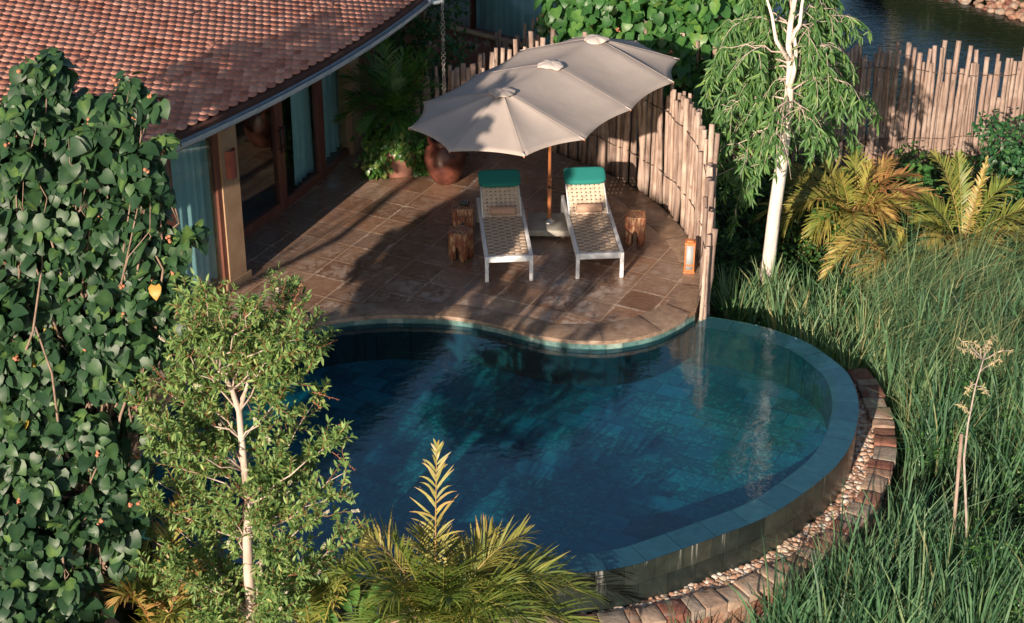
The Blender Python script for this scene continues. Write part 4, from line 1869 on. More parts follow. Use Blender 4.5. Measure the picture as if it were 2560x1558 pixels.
def wiggle(p0, p1, n=6, amp=.05, sag=0.0):
    t = np.linspace(0, 1, n)[:, None]
    p = np.array(p0) * (1 - t) + np.array(p1) * t
    L = np.linalg.norm(np.array(p1) - np.array(p0))
    p += rng.normal(0, amp * L, (n, 3)) * (np.sin(PI * t))
    p[:, 2] -= (sag * 4 * t * (1 - t))[:, 0]
    return p


# ------------------------------------------------------------------ broad-leaved hibiscus on the left
def blobs_from(lst):
    return [(AT(u, v, Y), r) for u, v, Y, r in lst]


def hib_tree(name, label, blobs, base, dens, size, mat, seeds=40, cat='tree', trunk_top=None, group=None, extra_yellow=None):
    root = thing(name, label, cat, base, group=group)
    b = np.array(base)
    mb = MB()
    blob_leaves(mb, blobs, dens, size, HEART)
    if extra_yellow is not None:
        M = leaf_frames(np.array([[-.1, -.8, .6]]), np.array([[0.1, 0, -1.0]]), np.array([.13]), np.array([.12]))
        mb.inst(HEART[0], HEART[1], M, np.array([extra_yellow]), np.array([1.0]))
    for vv in mb.v:
        vv -= b
    mb.build('crown', mat, root, True)
    mb = MB()
    top = np.mean([c for c, r in blobs], 0) if trunk_top is None else np.array(trunk_top)
    P = wiggle([0, 0, 0], top - b, 8, .03)
    tube(mb, P, np.linspace(.10, .05, 8), 10, wob=.05)
    tr = mb.build('trunk', MAT['bark_brown'], root, True)
    mb = MB()
    for c, r in blobs:
        k = rng.integers(2, 7)
        Q = wiggle(P[k], np.array(c) - b, 6, .05)
        tube(mb, Q, np.linspace(.018, .006, 6), 6)
        for _ in range(1):
            e = np.array(c) - b + unit(rng.normal(size=3)) * r * .95
            tube(mb, wiggle(Q[4], e, 5, .06), np.linspace(.007, .003, 5), 5)
    mb.build('branch', MAT['bark_brown'], tr, True)
    for _ in range(seeds):
        mb = MB()
        c, r = blobs[rng.integers(len(blobs))]
        d = unit(rng.normal(size=3) + TOSUN * 1.0)
        p = np.array(c) - b + d * r * rng.uniform(.9, 1.08)
        for _ in range(5):
            s_ = rng.uniform(.010, .018)
            mb.inst(pv[:], [pf], np.array([np.eye(3) * s_]), (p + rng.normal(0, .013, 3))[None], np.array([0.0]))
        mb.build('seed_pod', MAT['seed'], root, True)
    return root


L1 = [(110, 215, 16.7, .36), (125, 300, 16.6, .48), (300, 290, 16.5, .34), (215, 400, 16.4, .60), (55, 430, 16.3, .65), (335, 420, 16.4, .40), (-50, 470, 16.5, .5),
      (150, 590, 16.1, .80), (320, 580, 16.2, .48), (375, 510, 16.3, .24), (452, 605, 16.0, .14), (395, 640, 16.2, .14), (40, 760, 15.8, .70), (240, 760, 15.8, .66), (370, 740, 16.0, .36), (425, 790, 16.0, .22),
      (-40, 800, 15.8, .5), (100, 940, 15.4, .70), (280, 900, 15.5, .48), (370, 870, 15.7, .24), (315, 970, 15.6, .20), (70, 1130, 15.0, .70), (230, 1090, 15.1, .42), (290, 1200, 15.0, .26), (315, 1290, 14.9, .18),
      (-40, 1150, 15.0, .5), (100, 1320, 14.5, .66), (240, 1290, 14.6, .34), (295, 1340, 14.6, .18), (60, 1500, 14.1, .64), (170, 1470, 14.2, .34), (170, 1590, 14.0, .34)]
L1 = [(u, v, 13.4 + (Y - 14) * .5, r * .88) for u, v, Y, r in L1]
L1 += [(318, 215, 14.7, .13), (350, 262, 14.7, .13), (130, 165, 14.8, .15), (395, 470, 14.5, .12), (400, 560, 14.5, .12), (435, 640, 14.4, .09), (420, 720, 14.4, .14), (330, 1050, 14.1, .12), (345, 1245, 13.9, .12), (20, 290, 14.7, .18), (210, 290, 14.7, .18), (482, 588, 14.4, .10), (470, 738, 14.3, .09), (385, 250, 14.7, .09), (402, 365, 14.6, .10), (445, 690, 14.4, .08), (350, 1170, 13.9, .10), (362, 1085, 14.0, .08), (300, 1410, 13.7, .11), (405, 900, 14.2, .08), (255, 1530, 13.6, .10)]


def scatter_blobs(bl, k=5):
    out = []
    for c, r in bl:
        if r < .2:
            out.append((c, r))
            continue
        for _ in range(k):
            d = unit(rng.normal(size=3) + np.array([0, -.5, .15]))
            out.append((c + d * r * rng.uniform(.45, .95), r * rng.uniform(.26, .46)))
        out.append((c, r * .72))
    return out



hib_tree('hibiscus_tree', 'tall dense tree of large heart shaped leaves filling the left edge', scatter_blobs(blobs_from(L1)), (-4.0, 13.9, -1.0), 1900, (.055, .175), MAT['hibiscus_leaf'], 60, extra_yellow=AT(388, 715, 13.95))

L2 = [(1405, 20, 27.4, .36), (1450, 75, 27.3, .38), (1530, 20, 27.3, .62), (1640, 60, 27.2, .66), (1560, 120, 27.1, .42), (1720, 100, 27.0, .60), (1790, 40, 27.2, .75), (1700, 190, 26.6, .38), (1790, 200, 26.5, .45),
      (1860, 130, 26.8, .6), (1740, 265, 26.2, .26), (1800, 300, 26.2, .30), (1680, -40, 27.6, .9), (1500, -60, 27.6, .8), (1850, 250, 26.4, .3), (1760, 360, 26.0, .22), (1350, 55, 27.6, .13)]
hib_tree('hibiscus_tree', 'bright green heart leaved tree behind the parasol and terrace fence', blobs_from(L2), (2.7, 27.3, -.9), 520, (.14, .22), MAT['hibiscus_far'], 30)

# trees that stand outside the picture on the left and throw the dappled shade
S1 = [((-6.5, 12.8, 5.4), .55), ((-6.25, 13.0, 6.2), .50), ((-6.6, 12.6, 4.8), .36), ((-6.75, 12.9, 6.0), .42), ((-6.05, 12.6, 6.9), .36), ((-6.0, 13.2, 5.6), .30)]
hib_tree('shade_tree', 'tall heart leaved tree out of the picture beside the villa', S1, (-6.7, 12.6, -1.0), 420, (.14, .22), MAT['hibiscus_leaf'], 0)


# ------------------------------------------------------------------ bottlebrush tree in front
TRUNKS = []


def twig_leaves(mbL, P, n, L, W, tone, spread=.9):
    """leaves spiralling round a twig polyline"""
    tg = unit(np.gradient(P, axis=0))
    t = np.sort(rng.uniform(.12, 1.0, n)) * (len(P) - 1)
    k = np.minimum(t.astype(int), len(P) - 2)
    f = (t - k)[:, None]
    pos = P[k] * (1 - f) + P[k + 1] * f
    T = tg[k]
    d = rng.normal(size=(n, 3))
    d = unit(d - T * np.sum(d * T, 1, keepdims=True))
    tipd = unit(d * spread + T * .7 + [0, 0, -.05])
    nr = np.cross(tipd, np.cross([0, 0, 1.0], tipd)) + rng.normal(0, .3, (n, 3)) + TOSUN * .3
    Ls = rng.uniform(L * .65, L * 1.15, n)
    keep = np.ones(n, bool)
    for T_ in TRUNKS:
        o_ = np.argsort(T_[:, 2])
        tx = np.interp(pos[:, 2], T_[o_, 2], T_[o_, 0], left=99, right=99)
        keep &= ~((np.abs(pos[:, 0] - tx) < .075) & (pos[:, 1] < .05) & (rng.uniform(size=n) < .85))
    if not keep.any():
        return
    nr, tipd, Ls, pos = nr[keep], tipd[keep], Ls[keep], pos[keep]
    n = len(pos)
    M = leaf_frames(nr, tipd, Ls, Ls * W)
    mbL.inst(LANCE[0], LANCE[1], M, pos, np.clip(rng.normal(tone, .2, n), 0, 1))


BY = 13.75
bb = AT(634, 1640, BY)
bt = thing('bottlebrush_tree', 'slender bottlebrush tree with pale trunk, small leaves and cream flower spikes', 'tree', bb)
trk = np.array([AT(u, v, BY) for u, v in ((634, 1640), (630, 1540), (622, 1440), (618, 1350), (624, 1260), (612, 1180), (604, 1100), (598, 1030), (580, 975), (560, 940), (545, 925))]) - bb
mb = MB()
tube(mb, trk, np.array([.062, .055, .05, .046, .043, .037, .032, .028, .024, .02, .014]), 10, wob=.08)
fk = np.array([AT(u, v, BY) for u, v in ((598, 1035), (612, 985), (622, 950), (618, 915))]) - bb
tube(mb, fk, np.array([.022, .018, .014, .01]), 8)
fk2 = np.array([AT(u, v, BY + dy) for u, v, dy in ((630, 1540, 0), (650, 1450, .05), (655, 1380, .1), (668, 1290, .2))]) - bb
tube(mb, fk2, np.array([.035, .028, .022, .012]), 8)
btrunk = mb.build('trunk', MAT['bark_pale'], bt, True)
ends = [(515, 735), (560, 770), (640, 770), (700, 760), (735, 745), (775, 810), (800, 870), (770, 930), (790, 1000), (740, 1060), (835, 1110), (865, 1180), (850, 1240), (800, 1290), (855, 1350), (800, 1420), (760, 1490), (700, 1540),
        (640, 1580), (520, 1560), (440, 1500), (395, 1430), (380, 1350), (400, 1270), (375, 1190), (400, 1130), (375, 1060), (350, 1010), (430, 990), (410, 935), (455, 880), (470, 820), (480, 770),
        (600, 850), (540, 830), (660, 860), (700, 900), (520, 930), (480, 960), (660, 960), (560, 1080), (500, 1060), (690, 1010), (650, 1090), (470, 1120), (540, 1180), (700, 1150), (660, 1200), (750, 1200), (480, 1230), (560, 1270), (700, 1290), (450, 1330), (540, 1370), (680, 1390), (740, 1370), (500, 1450), (590, 1470), (680, 1480), (570, 1540), (620, 820), (740, 850),
        (430, 1160), (780, 1150), (420, 1400), (720, 1440), (590, 1330), (640, 1310), (610, 1230), (600, 900)]
mbB, mbT, mbL = MB(), MB(), MB()
tips = []
TRUNKS = [trk, fk]
for (u, v) in ends:
    e = AT(u, v, BY + rng.uniform(-.55, .45)) - bb
    zt = e[2] - rng.uniform(.45, .85) * (.5 + .5 * min(1, abs(u - 610) / 200))
    k = np.argmin(np.abs(trk[:, 2] - zt))
    Q = wiggle(trk[k], e, 7, .035, -.03)
    tube(mbB, Q, np.linspace(.010, .003, 7), 5)
    nt = rng.integers(16, 25)
    for _ in range(nt):
        kq = rng.integers(2, 7)
        dr = unit(unit(Q[-1] - Q[0]) * .7 + rng.normal(0, .55, 3) + [0, 0, .42])
        Lt = rng.uniform(.14, .34)
        P = wiggle(Q[kq], Q[kq] + dr * Lt, 5, .03)
        tube(mbT, P, np.linspace(.0035, .0018, 5), 4, cap=False)
        twig_leaves(mbL, P, rng.integers(13, 21), .082, .30, .5)
        tips.append((P[-1], dr))
for mbx, nm, mt, par in ((mbB, 'branch', MAT['bark_pale'], btrunk), (mbT, 'twig', MAT['twig'], btrunk), (mbL, 'crown', MAT['bottlebrush_leaf'], bt)):
    mbx.build(nm, mt, par, nm != 'crown')
# bare reddish shoots past the crown
mb = MB()
for (u, v, u2, v2) in ((545, 770, 520, 700), (555, 770, 565, 705), (565, 775, 590, 730), (705, 770, 712, 700), (730, 770, 755, 705), (770, 880, 845, 850), (780, 980, 850, 1000), (780, 1000, 800, 1020), (830, 1130, 890, 1175), (840, 1200, 880, 1215), (400, 990, 330, 1020), (440, 970, 370, 910), (460, 820, 440, 770), (830, 1090, 850, 1060)):
    P = wiggle(AT(u, v, BY) - bb, AT(u2, v2, BY - .05) - bb, 6, .02)
    mb = MB()
    tube(mb, P, np.linspace(.004, .002, 6), 4)
    twig_leaves(mb, P, 14, .028, .35, .9, .8)
    mb.build('shoot', MAT['twig'], btrunk)
for p, dr in [tips[i] for i in rng.choice(len(tips), 46, replace=False)]:
    mb = MB()
    Ld = rng.uniform(.05, .09)
    n = 90
    t = rng.uniform(0, 1, n)
    d = rng.normal(size=(n, 3))
    d = unit(d - dr * np.sum(d * dr, 1, keepdims=True))
    M = leaf_frames(rng.normal(size=(n, 3)), d + dr * .3, np.full(n, .020), np.full(n, .0028))
    mb.inst(LANCE[0], LANCE[1], M, p + np.outer(t * Ld, dr), np.zeros(n))
    mb.build('blossom', MAT['blossom'], bt)

# ------------------------------------------------------------------ gum tree with white trunk
EY = 22.4
eb = AT(1913, 742, EY)
eu = thing('gum_tree', 'white barked tree with drooping narrow leaves beside the terrace fence', 'tree', eb)
ep = np.array([AT(u, v, EY) for u, v in ((1913, 742), (1921, 660), (1935, 540), (1952, 420), (1962, 340), (1972, 250), (1976, 170), (1972, 110), (1976, 60), (1990, -20), (1995, -140))]) - eb
mb = MB()
tube(mb, ep, np.array([.108, .096, .090, .086, .082, .066, .050, .043, .037, .030, .016]), 14, wob=.06)
for pts_, r0 in (([(1974, 220), (1985, 180), (1990, 130), (1985, 80)], .04), ([(1970, 150), (1940, 100), (1930, 40), (1915, -10)], .032), ([(1974, 110), (2000, 60), (2005, 10), (2020, -60)], .032)):
    tube(mb, np.array([AT(u, v, EY - .1) for u, v in pts_]) - eb, np.linspace(r0, r0 * .45, len(pts_)), 8)
etr = mb.build('trunk', MAT['bark_white'], eu, True)
mbB, mbL = MB(), MB()
limbs = [((1974, 130), (1860, 115)), ((1974, 160), (1800, 170)), ((1974, 130), (1770, 180)), ((1975, 70), (1890, 30)), ((1976, 60), (1840, 60)), ((1978, 60), (2050, 20)), ((1976, 100), (2110, 40)), ((1976, 150), (2070, 120)), ((1974, 230), (2110, 205)), ((1972, 240), (2150, 235)),
         ((1973, 170), (1880, 200)), ((1972, 250), (1830, 270)), ((1970, 270), (1812, 330)), ((1972, 200), (1930, 240)), ((1972, 260), (2010, 290)), ((1970, 280), (2040, 330)), ((1968, 300), (1890, 330)), ((1968, 310), (1825, 380)), ((1978, 20), (1950, -40)), ((1978, 20), (2060, -30)), ((1985, 0), (1890, -50)), ((1955, 395), (1860, 400)), ((1972, 180), (2030, 190)), ((1974, 150), (1950, 120)), ((1972, 210), (1960, 300)),
         ((1974, 140), (1820, 120)), ((1973, 190), (1860, 260)), ((1972, 240), (1940, 330)), ((1976, 90), (1930, 70)), ((1976, 90), (2020, 70)), ((1974, 190), (2090, 160))]
for (s0, e0) in limbs:
    a_ = AT(*s0, EY) - eb
    e = AT(*e0, EY + rng.uniform(-.55, 1.0)) - eb
    Q = wiggle(a_, e, 8, .03, -.10)
    tube(mbB, Q, np.linspace(.014, .004, 8), 6)
    for _ in range(rng.integers(10, 15)):
        kq = rng.integers(2, 8)
        Ld = rng.uniform(.18, .62)
        side = rng.normal(0, .42, 3)
        t = np.linspace(0, 1, 7)[:, None]
        dirn = unit(Q[-1] - Q[0])
        P = Q[kq] + (dirn * .22 + side * .6) * np.sqrt(t) * .9 * [1, 1, .3] + np.array([0, 0, -1.0]) * Ld * t ** 1.4
        if P[-1][0] + eb[0] < 2.66:
            continue
        tube(mbB, P, np.linspace(.005, .002, 7), 4, cap=False)
        n = int(Ld * 44) + 4
        tt = rng.uniform(.1, 1, n) * 6
        kk = np.minimum(tt.astype(int), 5)
        ps = P[kk] + (P[kk + 1] - P[kk]) * (tt - kk)[:, None]
        d = rng.normal(0, .42, (n, 3)) + [0, 0, -1.0]
        d = unit(d)
        nr = rng.normal(0, .6, (n, 3)) + TOSUN * .9 + [0, -.3, .2]
        tx = np.interp(ps[:, 2], ep[:, 2], ep[:, 0])
        ps = ps[~((np.abs(ps[:, 0] - tx) < .20) & (ps[:, 1] < .12) & (rng.uniform(size=n) < .85))]
        n = len(ps)
        if n == 0:
            continue
        d, nr = d[:n], nr[:n]
        L = rng.uniform(.13, .23, n)
        mbL.inst(LANCE[0], LANCE[1], leaf_frames(nr, d, L, L * .17), ps, np.clip(rng.normal(.5, .22, n), 0, 1))
# the long hanging lower spray
for (u0, v0, u1, v1) in ((1900, 410, 1862, 420), (1862, 420, 1835, 560), (1858, 430, 1850, 520), (1840, 520, 1832, 590), (1835, 420, 1790, 440)):
    P = wiggle(AT(u0, v0, EY - .3) - eb, AT(u1, v1, EY - .3) - eb, 7, .02)
    tube(mbB, P, .005, 4)
    n = 26
    tt = rng.uniform(.1, 1, n) * 6
    kk = np.minimum(tt.astype(int), 5)
    ps = P[kk] + (P[kk + 1] - P[kk]) * (tt - kk)[:, None]
    L = rng.uniform(.10, .17, n)
    mbL.inst(LANCE[0], LANCE[1], leaf_frames(rng.normal(0, .6, (n, 3)) + TOSUN, rng.normal(0, .3, (n, 3)) + [0, 0, -1], L, L * .18), ps, np.clip(rng.normal(.5, .2, n), 0, 1))
mbB.build('branch', MAT['bark_pale'], etr, True)
mbL.build('crown', MAT['gum_leaf'], eu)


# ------------------------------------------------------------------ palms
def frond_mesh(base, tip_, arch, Lmax, nl, tone, droop=.25, lift=.25, width=.028, jit=.1, rachis_r=.012, curl=0.0, tonejit=.08):
    """one feather frond: rachis plus leaflets"""
    mb = MB()
    n = 14
    t = np.linspace(0, 1, n)
    b, e = np.array(base, float), np.array(tip_, float)
    L = np.linalg.norm(e - b)
    R_ = b + np.outer(t, e - b)
    R_[:, 2] += arch * L * 4 * t * (1 - t) * (1 - .25 * t)
    tube(mb, R_, np.linspace(rachis_r, rachis_r * .25, n), 6, rnd=min(1, tone + .32))
    tg = unit(np.gradient(R_, axis=0))
    side = unit(np.cross(tg, [0, 0, 1.0]))
    upv = unit(np.cross(side, tg))
    for sgn in (-1, 1):
        tl = np.linspace(.16, 1.0, nl) + rng.normal(0, .006, nl)
        tl = np.clip(tl, .1, .998)
        x = tl * (n - 1)
        k = np.minimum(x.astype(int), n - 2)
        f = (x - k)[:, None]
        P = R_[k] * (1 - f) + R_[k + 1] * f
        T, S, U = tg[k], side[k], upv[k]
        al = (rad(28) + rad(42) * tl)[:, None] + rng.normal(0, jit, (nl, 1))
        D = unit(S * sgn * np.cos(al) + T * np.sin(al) + U * (lift + rng.normal(0, .14, (nl, 1))))
        Ll = Lmax * (np.sin(PI * (.16 + .78 * (tl - .16) / .84)) ** .7) * rng.uniform(.80, 1.10, nl)
        wdir = unit(T - D * np.sum(T * D, 1, keepdims=True))
        drp = droop * rng.uniform(.4, 2.2, nl)
        m = 5
        ss = np.linspace(0, 1, m)
        wp = np.array([.35, 1, .9, .6, .03]) * width / 2
        V = []
        for q in range(m):
            c = P + D * (Ll * ss[q])[:, None]
            c = c + np.array([0, 0, -1.0]) * (drp * Ll * ss[q] ** 2)[:, None] + T * (curl * Ll * ss[q] ** 2)[:, None]
            V.append(np.stack([c - wdir * wp[q], c + wdir * wp[q]], 1))
        V = np.stack(V, 1)                     # nl, m, 2, 3
        v = V.reshape(-1, 3)
        o = (np.arange(nl) * m * 2)[:, None]
        qd = np.array([[2 * q, 2 * q + 1, 2 * q + 3, 2 * q + 2] for q in range(m - 1)])
        fs = (qd[None] + o[:, :, None]).reshape(-1, 4)
        rn_ = np.clip(tone + rng.normal(0, tonejit, nl), 0, 1)
        rn_ = np.repeat(rn_, m * 2) + np.tile(np.repeat(np.array([0, .02, .05, .12, .30]), 2), nl)
        mb.add(v, [fs], np.clip(rn_, 0, 1))
    return mb


def palm(name, label, base, fronds, mat, Lmax, nl, width, stems=3, group=None, cat='palm', droop=.25, stem_h=.5):
    root = thing(name, label, cat, base, group=group)
    b = np.array(base, float)
    mb = MB()
    for k in range(stems):
        q = rng.normal(0, .07, 2)
        tube(mb, wiggle([q[0], q[1], 0], [q[0] * 1.6, q[1] * 1.6, stem_h], 5, .02), np.linspace(.035, .022, 5), 8)
    mb.build('stem', MAT['stem'], root, True)
    for fr_ in fronds:
        tip_, arch, tone = np.array(fr_[0]), fr_[1], fr_[2]
        kw = fr_[3] if len(fr_) > 3 else {}
        st = np.array([rng.normal(0, .05), rng.normal(0, .05), stem_h * rng.uniform(.6, 1.0)])
        args = dict(Lmax=Lmax, nl=nl, width=width, droop=droop)
        args.update(kw)
        frond_mesh(st, tip_ - b, arch, args.pop('Lmax'), args.pop('nl'), tone, **args).build('frond', mat, root)
    return root


# foreground areca
FY = 13.85
fb = np.array([AT(1090, 1600, FY)[0], FY, -.95])
F = []
for (u, v, dy, arch, tone, kw) in (
        (1092, 1118, .45, .12, .60, dict(Lmax=.37, nl=27, width=.025, lift=.05, jit=.14)), (985, 1352, -.2, .12, .22, dict(Lmax=.50)), (1310, 1335, .3, .22, .48, {}), (1480, 1490, .2, .30, .28, {}), (1500, 1600, -.2, .28, .30, {}),
        (850, 1440, -.1, .28, .30, {}), (905, 1330, .4, .2, .62, {}), (1230, 1330, .5, .16, .58, {}), (1370, 1400, .5, .22, .38, {}), (1190, 1440, .1, .14, .34, {}), (1110, 1420, -.4, .2, .25, {}),
        (960, 1500, -.5, .26, .22, {}), (1330, 1560, -.5, .3, .24, {}), (1010, 1560, -.6, .3, .26, {}), (1240, 1570, -.6, .3, .22, {}), (1400, 1440, .0, .26, .35, {}), (1060, 1330, .3, .12, .50, {}), (1150, 1360, .5, .1, .45, {}), (1280, 1460, -.2, .22, .25, {}), (1420, 1550, .1, .3, .30, {}), (900, 1570, -.4, .3, .25, {}), (1130, 1500, -.7, .25, .20, {}), (1360, 1480, .3, .28, .32, {}), (960, 1420, .2, .2, .35, {}), (1270, 1390, .4, .2, .55, {})):
    F.append((AT(u, v, FY + dy), arch, max(.1, tone - .06), kw))
palm('areca_palm', 'yellow green feathery palm at the bottom centre in front of the pool', fb, F, MAT['frond'], .54, 44, .019, 5, stem_h=.75)
# palm behind the bottlebrush, lower left
fb2 = np.array([AT(420, 1640, 13.7)[0], 13.7, -.95])
F = []
for (u, v, dy, arch, tone, kw) in ((320, 1360, .3, .15, .15, {}), (300, 1500, -.3, .38, .72, {}), (450, 1230, .7, .12, .62, {}), (490, 1420, .2, .22, .74, {}), (560, 1500, -.1, .25, .35, {}), (350, 1590, -.3, .3, .5, {}), (390, 1440, .4, .18, .2, {}), (270, 1440, .1, .2, .18, {}), (640, 1580, .2, .3, .5, {}), (440, 1540, -.4, .3, .3, {})):
    F.append((AT(u, v, 13.7 + dy), arch, tone, kw))
palm('areca_palm', 'small palm with orange and green fronds behind the bottlebrush trunk', fb2, F, MAT['frond'], .36, 34, .026, 3, stem_h=.7)
fb3 = np.array([AT(800, 1640, 14.0)[0], 14.0, -.95])
F = [(AT(u, v, 14.0 + dy), arch, tone) for (u, v, dy, arch, tone) in ((930, 1345, .3, .2, .40), (700, 1420, .2, .2, .35), (790, 1400, .3, .1, .45), (880, 1410, .0, .2, .3), (760, 1500, -.2, .2, .3))]
palm('areca_palm', 'low palm half hidden between the bottlebrush and the foreground palm', fb3, F, MAT['frond'], .34, 32, .024, 2, stem_h=.6)

# broad bird-of-paradise leaves beside it
bl = np.array([AT(880, 1600, 14.0)[0], 14.0, -.95])
br = thing('broad_leaf_plant', 'plant with upright broad green paddle leaves left of the foreground palm', 'plant', bl)
PADDLE = sym([(0, 0), (.3, .03), (.7, 0), (1, -.15)], [(.10, .0, .0), (.5, .25, .10), (.46, .65, .06), (.2, .9, -.06)])
for (u, v, dy, tone) in ((885, 1415, .1, .8), (850, 1450, .0, .2), (910, 1440, .2, .6), (835, 1500, -.2, .7), (870, 1540, -.3, .9), (900, 1500, .0, .4)):
    tipp = AT(u, v, 14.0 + dy) - bl
    root_ = np.array([rng.normal(0, .06), rng.normal(0, .06), .2])
    d = tipp - root_
    Lf = min(.45, np.linalg.norm(d) * .6)
    st = tipp - unit(d) * Lf
    mb = MB()
    tube(mb, wiggle(root_, st, 5, .02), np.linspace(.014, .008, 5), 6, rnd=.6)
    M = leaf_frames(np.array([[rng.normal(0, .3), -.5, .8]]), d[None], np.array([Lf]), np.array([Lf * .30]))
    mb.inst(PADDLE[0], PADDLE[1], M, st[None], np.array([tone]))
    o = mb.build('leaf', MAT['broad'], br, True)
    ss_ = o.modifiers.new('s', 'SUBSURF')
    ss_.levels = ss_.render_levels = 1

# palms on the right
def gpalm(label, cu, cv, Yc, lst, Lmax, nl, width, stems, **kw):
    c = AT(cu, cv, Yc)
    gz = float(ground_z(np.array(c[0]), np.array(c[1])))
    base = np.array([c[0], c[1], gz])
    F = []
    for it in lst:
        u, v, dy, arch, tone = it[:5]
        F.append((AT(u, v, Yc + dy), arch, tone, it[5] if len(it) > 5 else {}))
    return palm('palm', label, base, F, MAT['frond'], Lmax, nl, width, stems, 'palms by the lake fence', stem_h=max(.3, c[2] - gz), **kw)


gpalm('yellow green palm in front of the lake fence right of the white trunk', 2130, 560, 24.2, [
    (1900, 545, -.2, .28, .40), (1975, 520, -.5, .22, .52), (2060, 405, .3, .2, .42), (2140, 370, .5, .12, .38), (2230, 400, .5, .2, .80), (2290, 440, .3, .25, .86), (2190, 470, -.2, .12, .40), (2270, 500, -.3, .2, .66), (2340, 505, -.4, .25, .90),
    (2010, 640, -.7, .35, .50), (2090, 645, -.8, .3, .42), (2250, 600, -.6, .25, .46), (2170, 640, -.9, .3, .60), (1880, 430, .6, .2, .42), (1945, 460, .3, .2, .40), (2050, 480, .2, .15, .30), (1990, 420, .6, .18, .50), (2100, 440, -.2, .12, .45), (2180, 420, .0, .1, .60), (2030, 580, -.6, .3, .35), (2140, 600, -.9, .28, .50), (2220, 540, -.4, .2, .72), (1930, 600, -.5, .35, .45), (2300, 560, -.2, .3, .55)], .40, 36, .026, 5)
gpalm('low palm with drooping orange fronds at the edge of the tall grass', 2235, 700, 22.6, [
    (2080, 640, -.3, .42, .62), (2060, 690, -.5, .4, .58), (2200, 610, .1, .3, .42), (2300, 640, .1, .3, .40), (2330, 700, -.3, .3, .44), (2170, 760, -.6, .35, .40), (2110, 600, .2, .3, .45), (2260, 600, .0, .25, .5), (2140, 720, -.6, .4, .66)], .38, 30, .03, 3)
gpalm('large coconut like palm with broad arching fronds near the right edge', 2400, 610, 23.4, [
    (2395, 385, .5, .05, .30, dict(Lmax=.36)), (2330, 385, .4, .22, .42, dict(Lmax=.36)), (2470, 395, .2, .0, .62, dict(Lmax=.20)), (2520, 460, .3, .18, .30), (2600, 520, .0, .15, .34), (2590, 600, -.2, .2, .48), (2570, 560, .2, .18, .40), (2500, 700, -.7, .38, .62), (2460, 720, -.9, .32, .72),
    (2330, 620, -.4, .3, .60), (2310, 560, .1, .2, .34), (2290, 500, .4, .22, .30), (2420, 660, -.8, .25, .55), (2620, 640, -.4, .3, .55)], .50, 46, .026, 3)

# areca behind the planter, in the shade of the eave
ab = np.array([pp[0] - .02, pp[1] + .05, .58])
F = []
for (u, v, dy, arch, tone) in ((860, 195, .1, .2, .25), (905, 130, .3, .15, .2), (960, 95, .3, .1, .25), (1010, 130, .4, .1, .35), (1060, 170, .3, .15, .6), (1090, 215, .1, .2, .4), (1085, 270, -.1, .25, .35), (880, 260, -.2, .25, .2), (850, 300, -.2, .3, .25),
                               (940, 250, -.3, .2, .3), (1000, 240, -.3, .15, .45), (1040, 300, -.3, .25, .3), (920, 320, -.4, .3, .25), (975, 180, .1, .1, .3), (1030, 210, .2, .12, .5), (900, 170, .2, .15, .3), (870, 240, .0, .2, .2), (1075, 130, .5, .15, .3), (1000, 320, -.4, .25, .3), (930, 190, 0, .15, .25)):
    F.append((AT(u, v, pp[1] + dy), arch, tone))
palm('areca_palm', 'dark green areca palm growing in the vine covered planter', ab, F, MAT['areca'], .40, 36, .020, 6, stem_h=.35)

# pothos vine
vn = thing('trailing_vine', 'variegated trailing vine spilling down over the clay planter', 'plant', (pp[0], pp[1], .6))
mbL, mbS = MB(), MB()
for k in range(44):
    a0 = rng.uniform(PI * .75, PI * 2.25) if k < 34 else rng.uniform(0, 2 * PI)
    front = abs(((a0 - 1.5 * PI + PI) % (2 * PI)) - PI)
    Ld = rng.uniform(.10, .30) if front < .5 else rng.uniform(.25, .60)
    t = np.linspace(0, 1, 8)
    r = .26 + .13 * np.minimum(1, t * 2.2) + .06 * t * rng.uniform(0, 1)
    ad = a0 + rng.normal(0, .25) * t
    P = np.stack([r * np.cos(ad), r * np.sin(ad), .06 - Ld * t ** 1.3 + .05 * np.sin(t * 3)], -1)
    tube(mbS, P, .004, 4)
    n = int(14 + Ld * 50)
    tt = rng.uniform(0, 1, n) * 7
    kk = np.minimum(tt.astype(int), 6)
    ps = P[kk] + (P[kk + 1] - P[kk]) * (tt - kk)[:, None] + rng.normal(0, .03, (n, 3))
    od = np.stack([np.cos(a0 + 0 * tt), np.sin(a0 + 0 * tt), 0 * tt], -1)
    L = rng.uniform(.06, .105, n)
    mbL.inst(HEART[0], HEART[1], leaf_frames(od + [0, 0, .6] + rng.normal(0, .4, (n, 3)), od * .4 + [0, 0, -1] + rng.normal(0, .4, (n, 3)), L, L * .85), ps, np.clip(rng.normal(.5, .28, n), 0, 1))
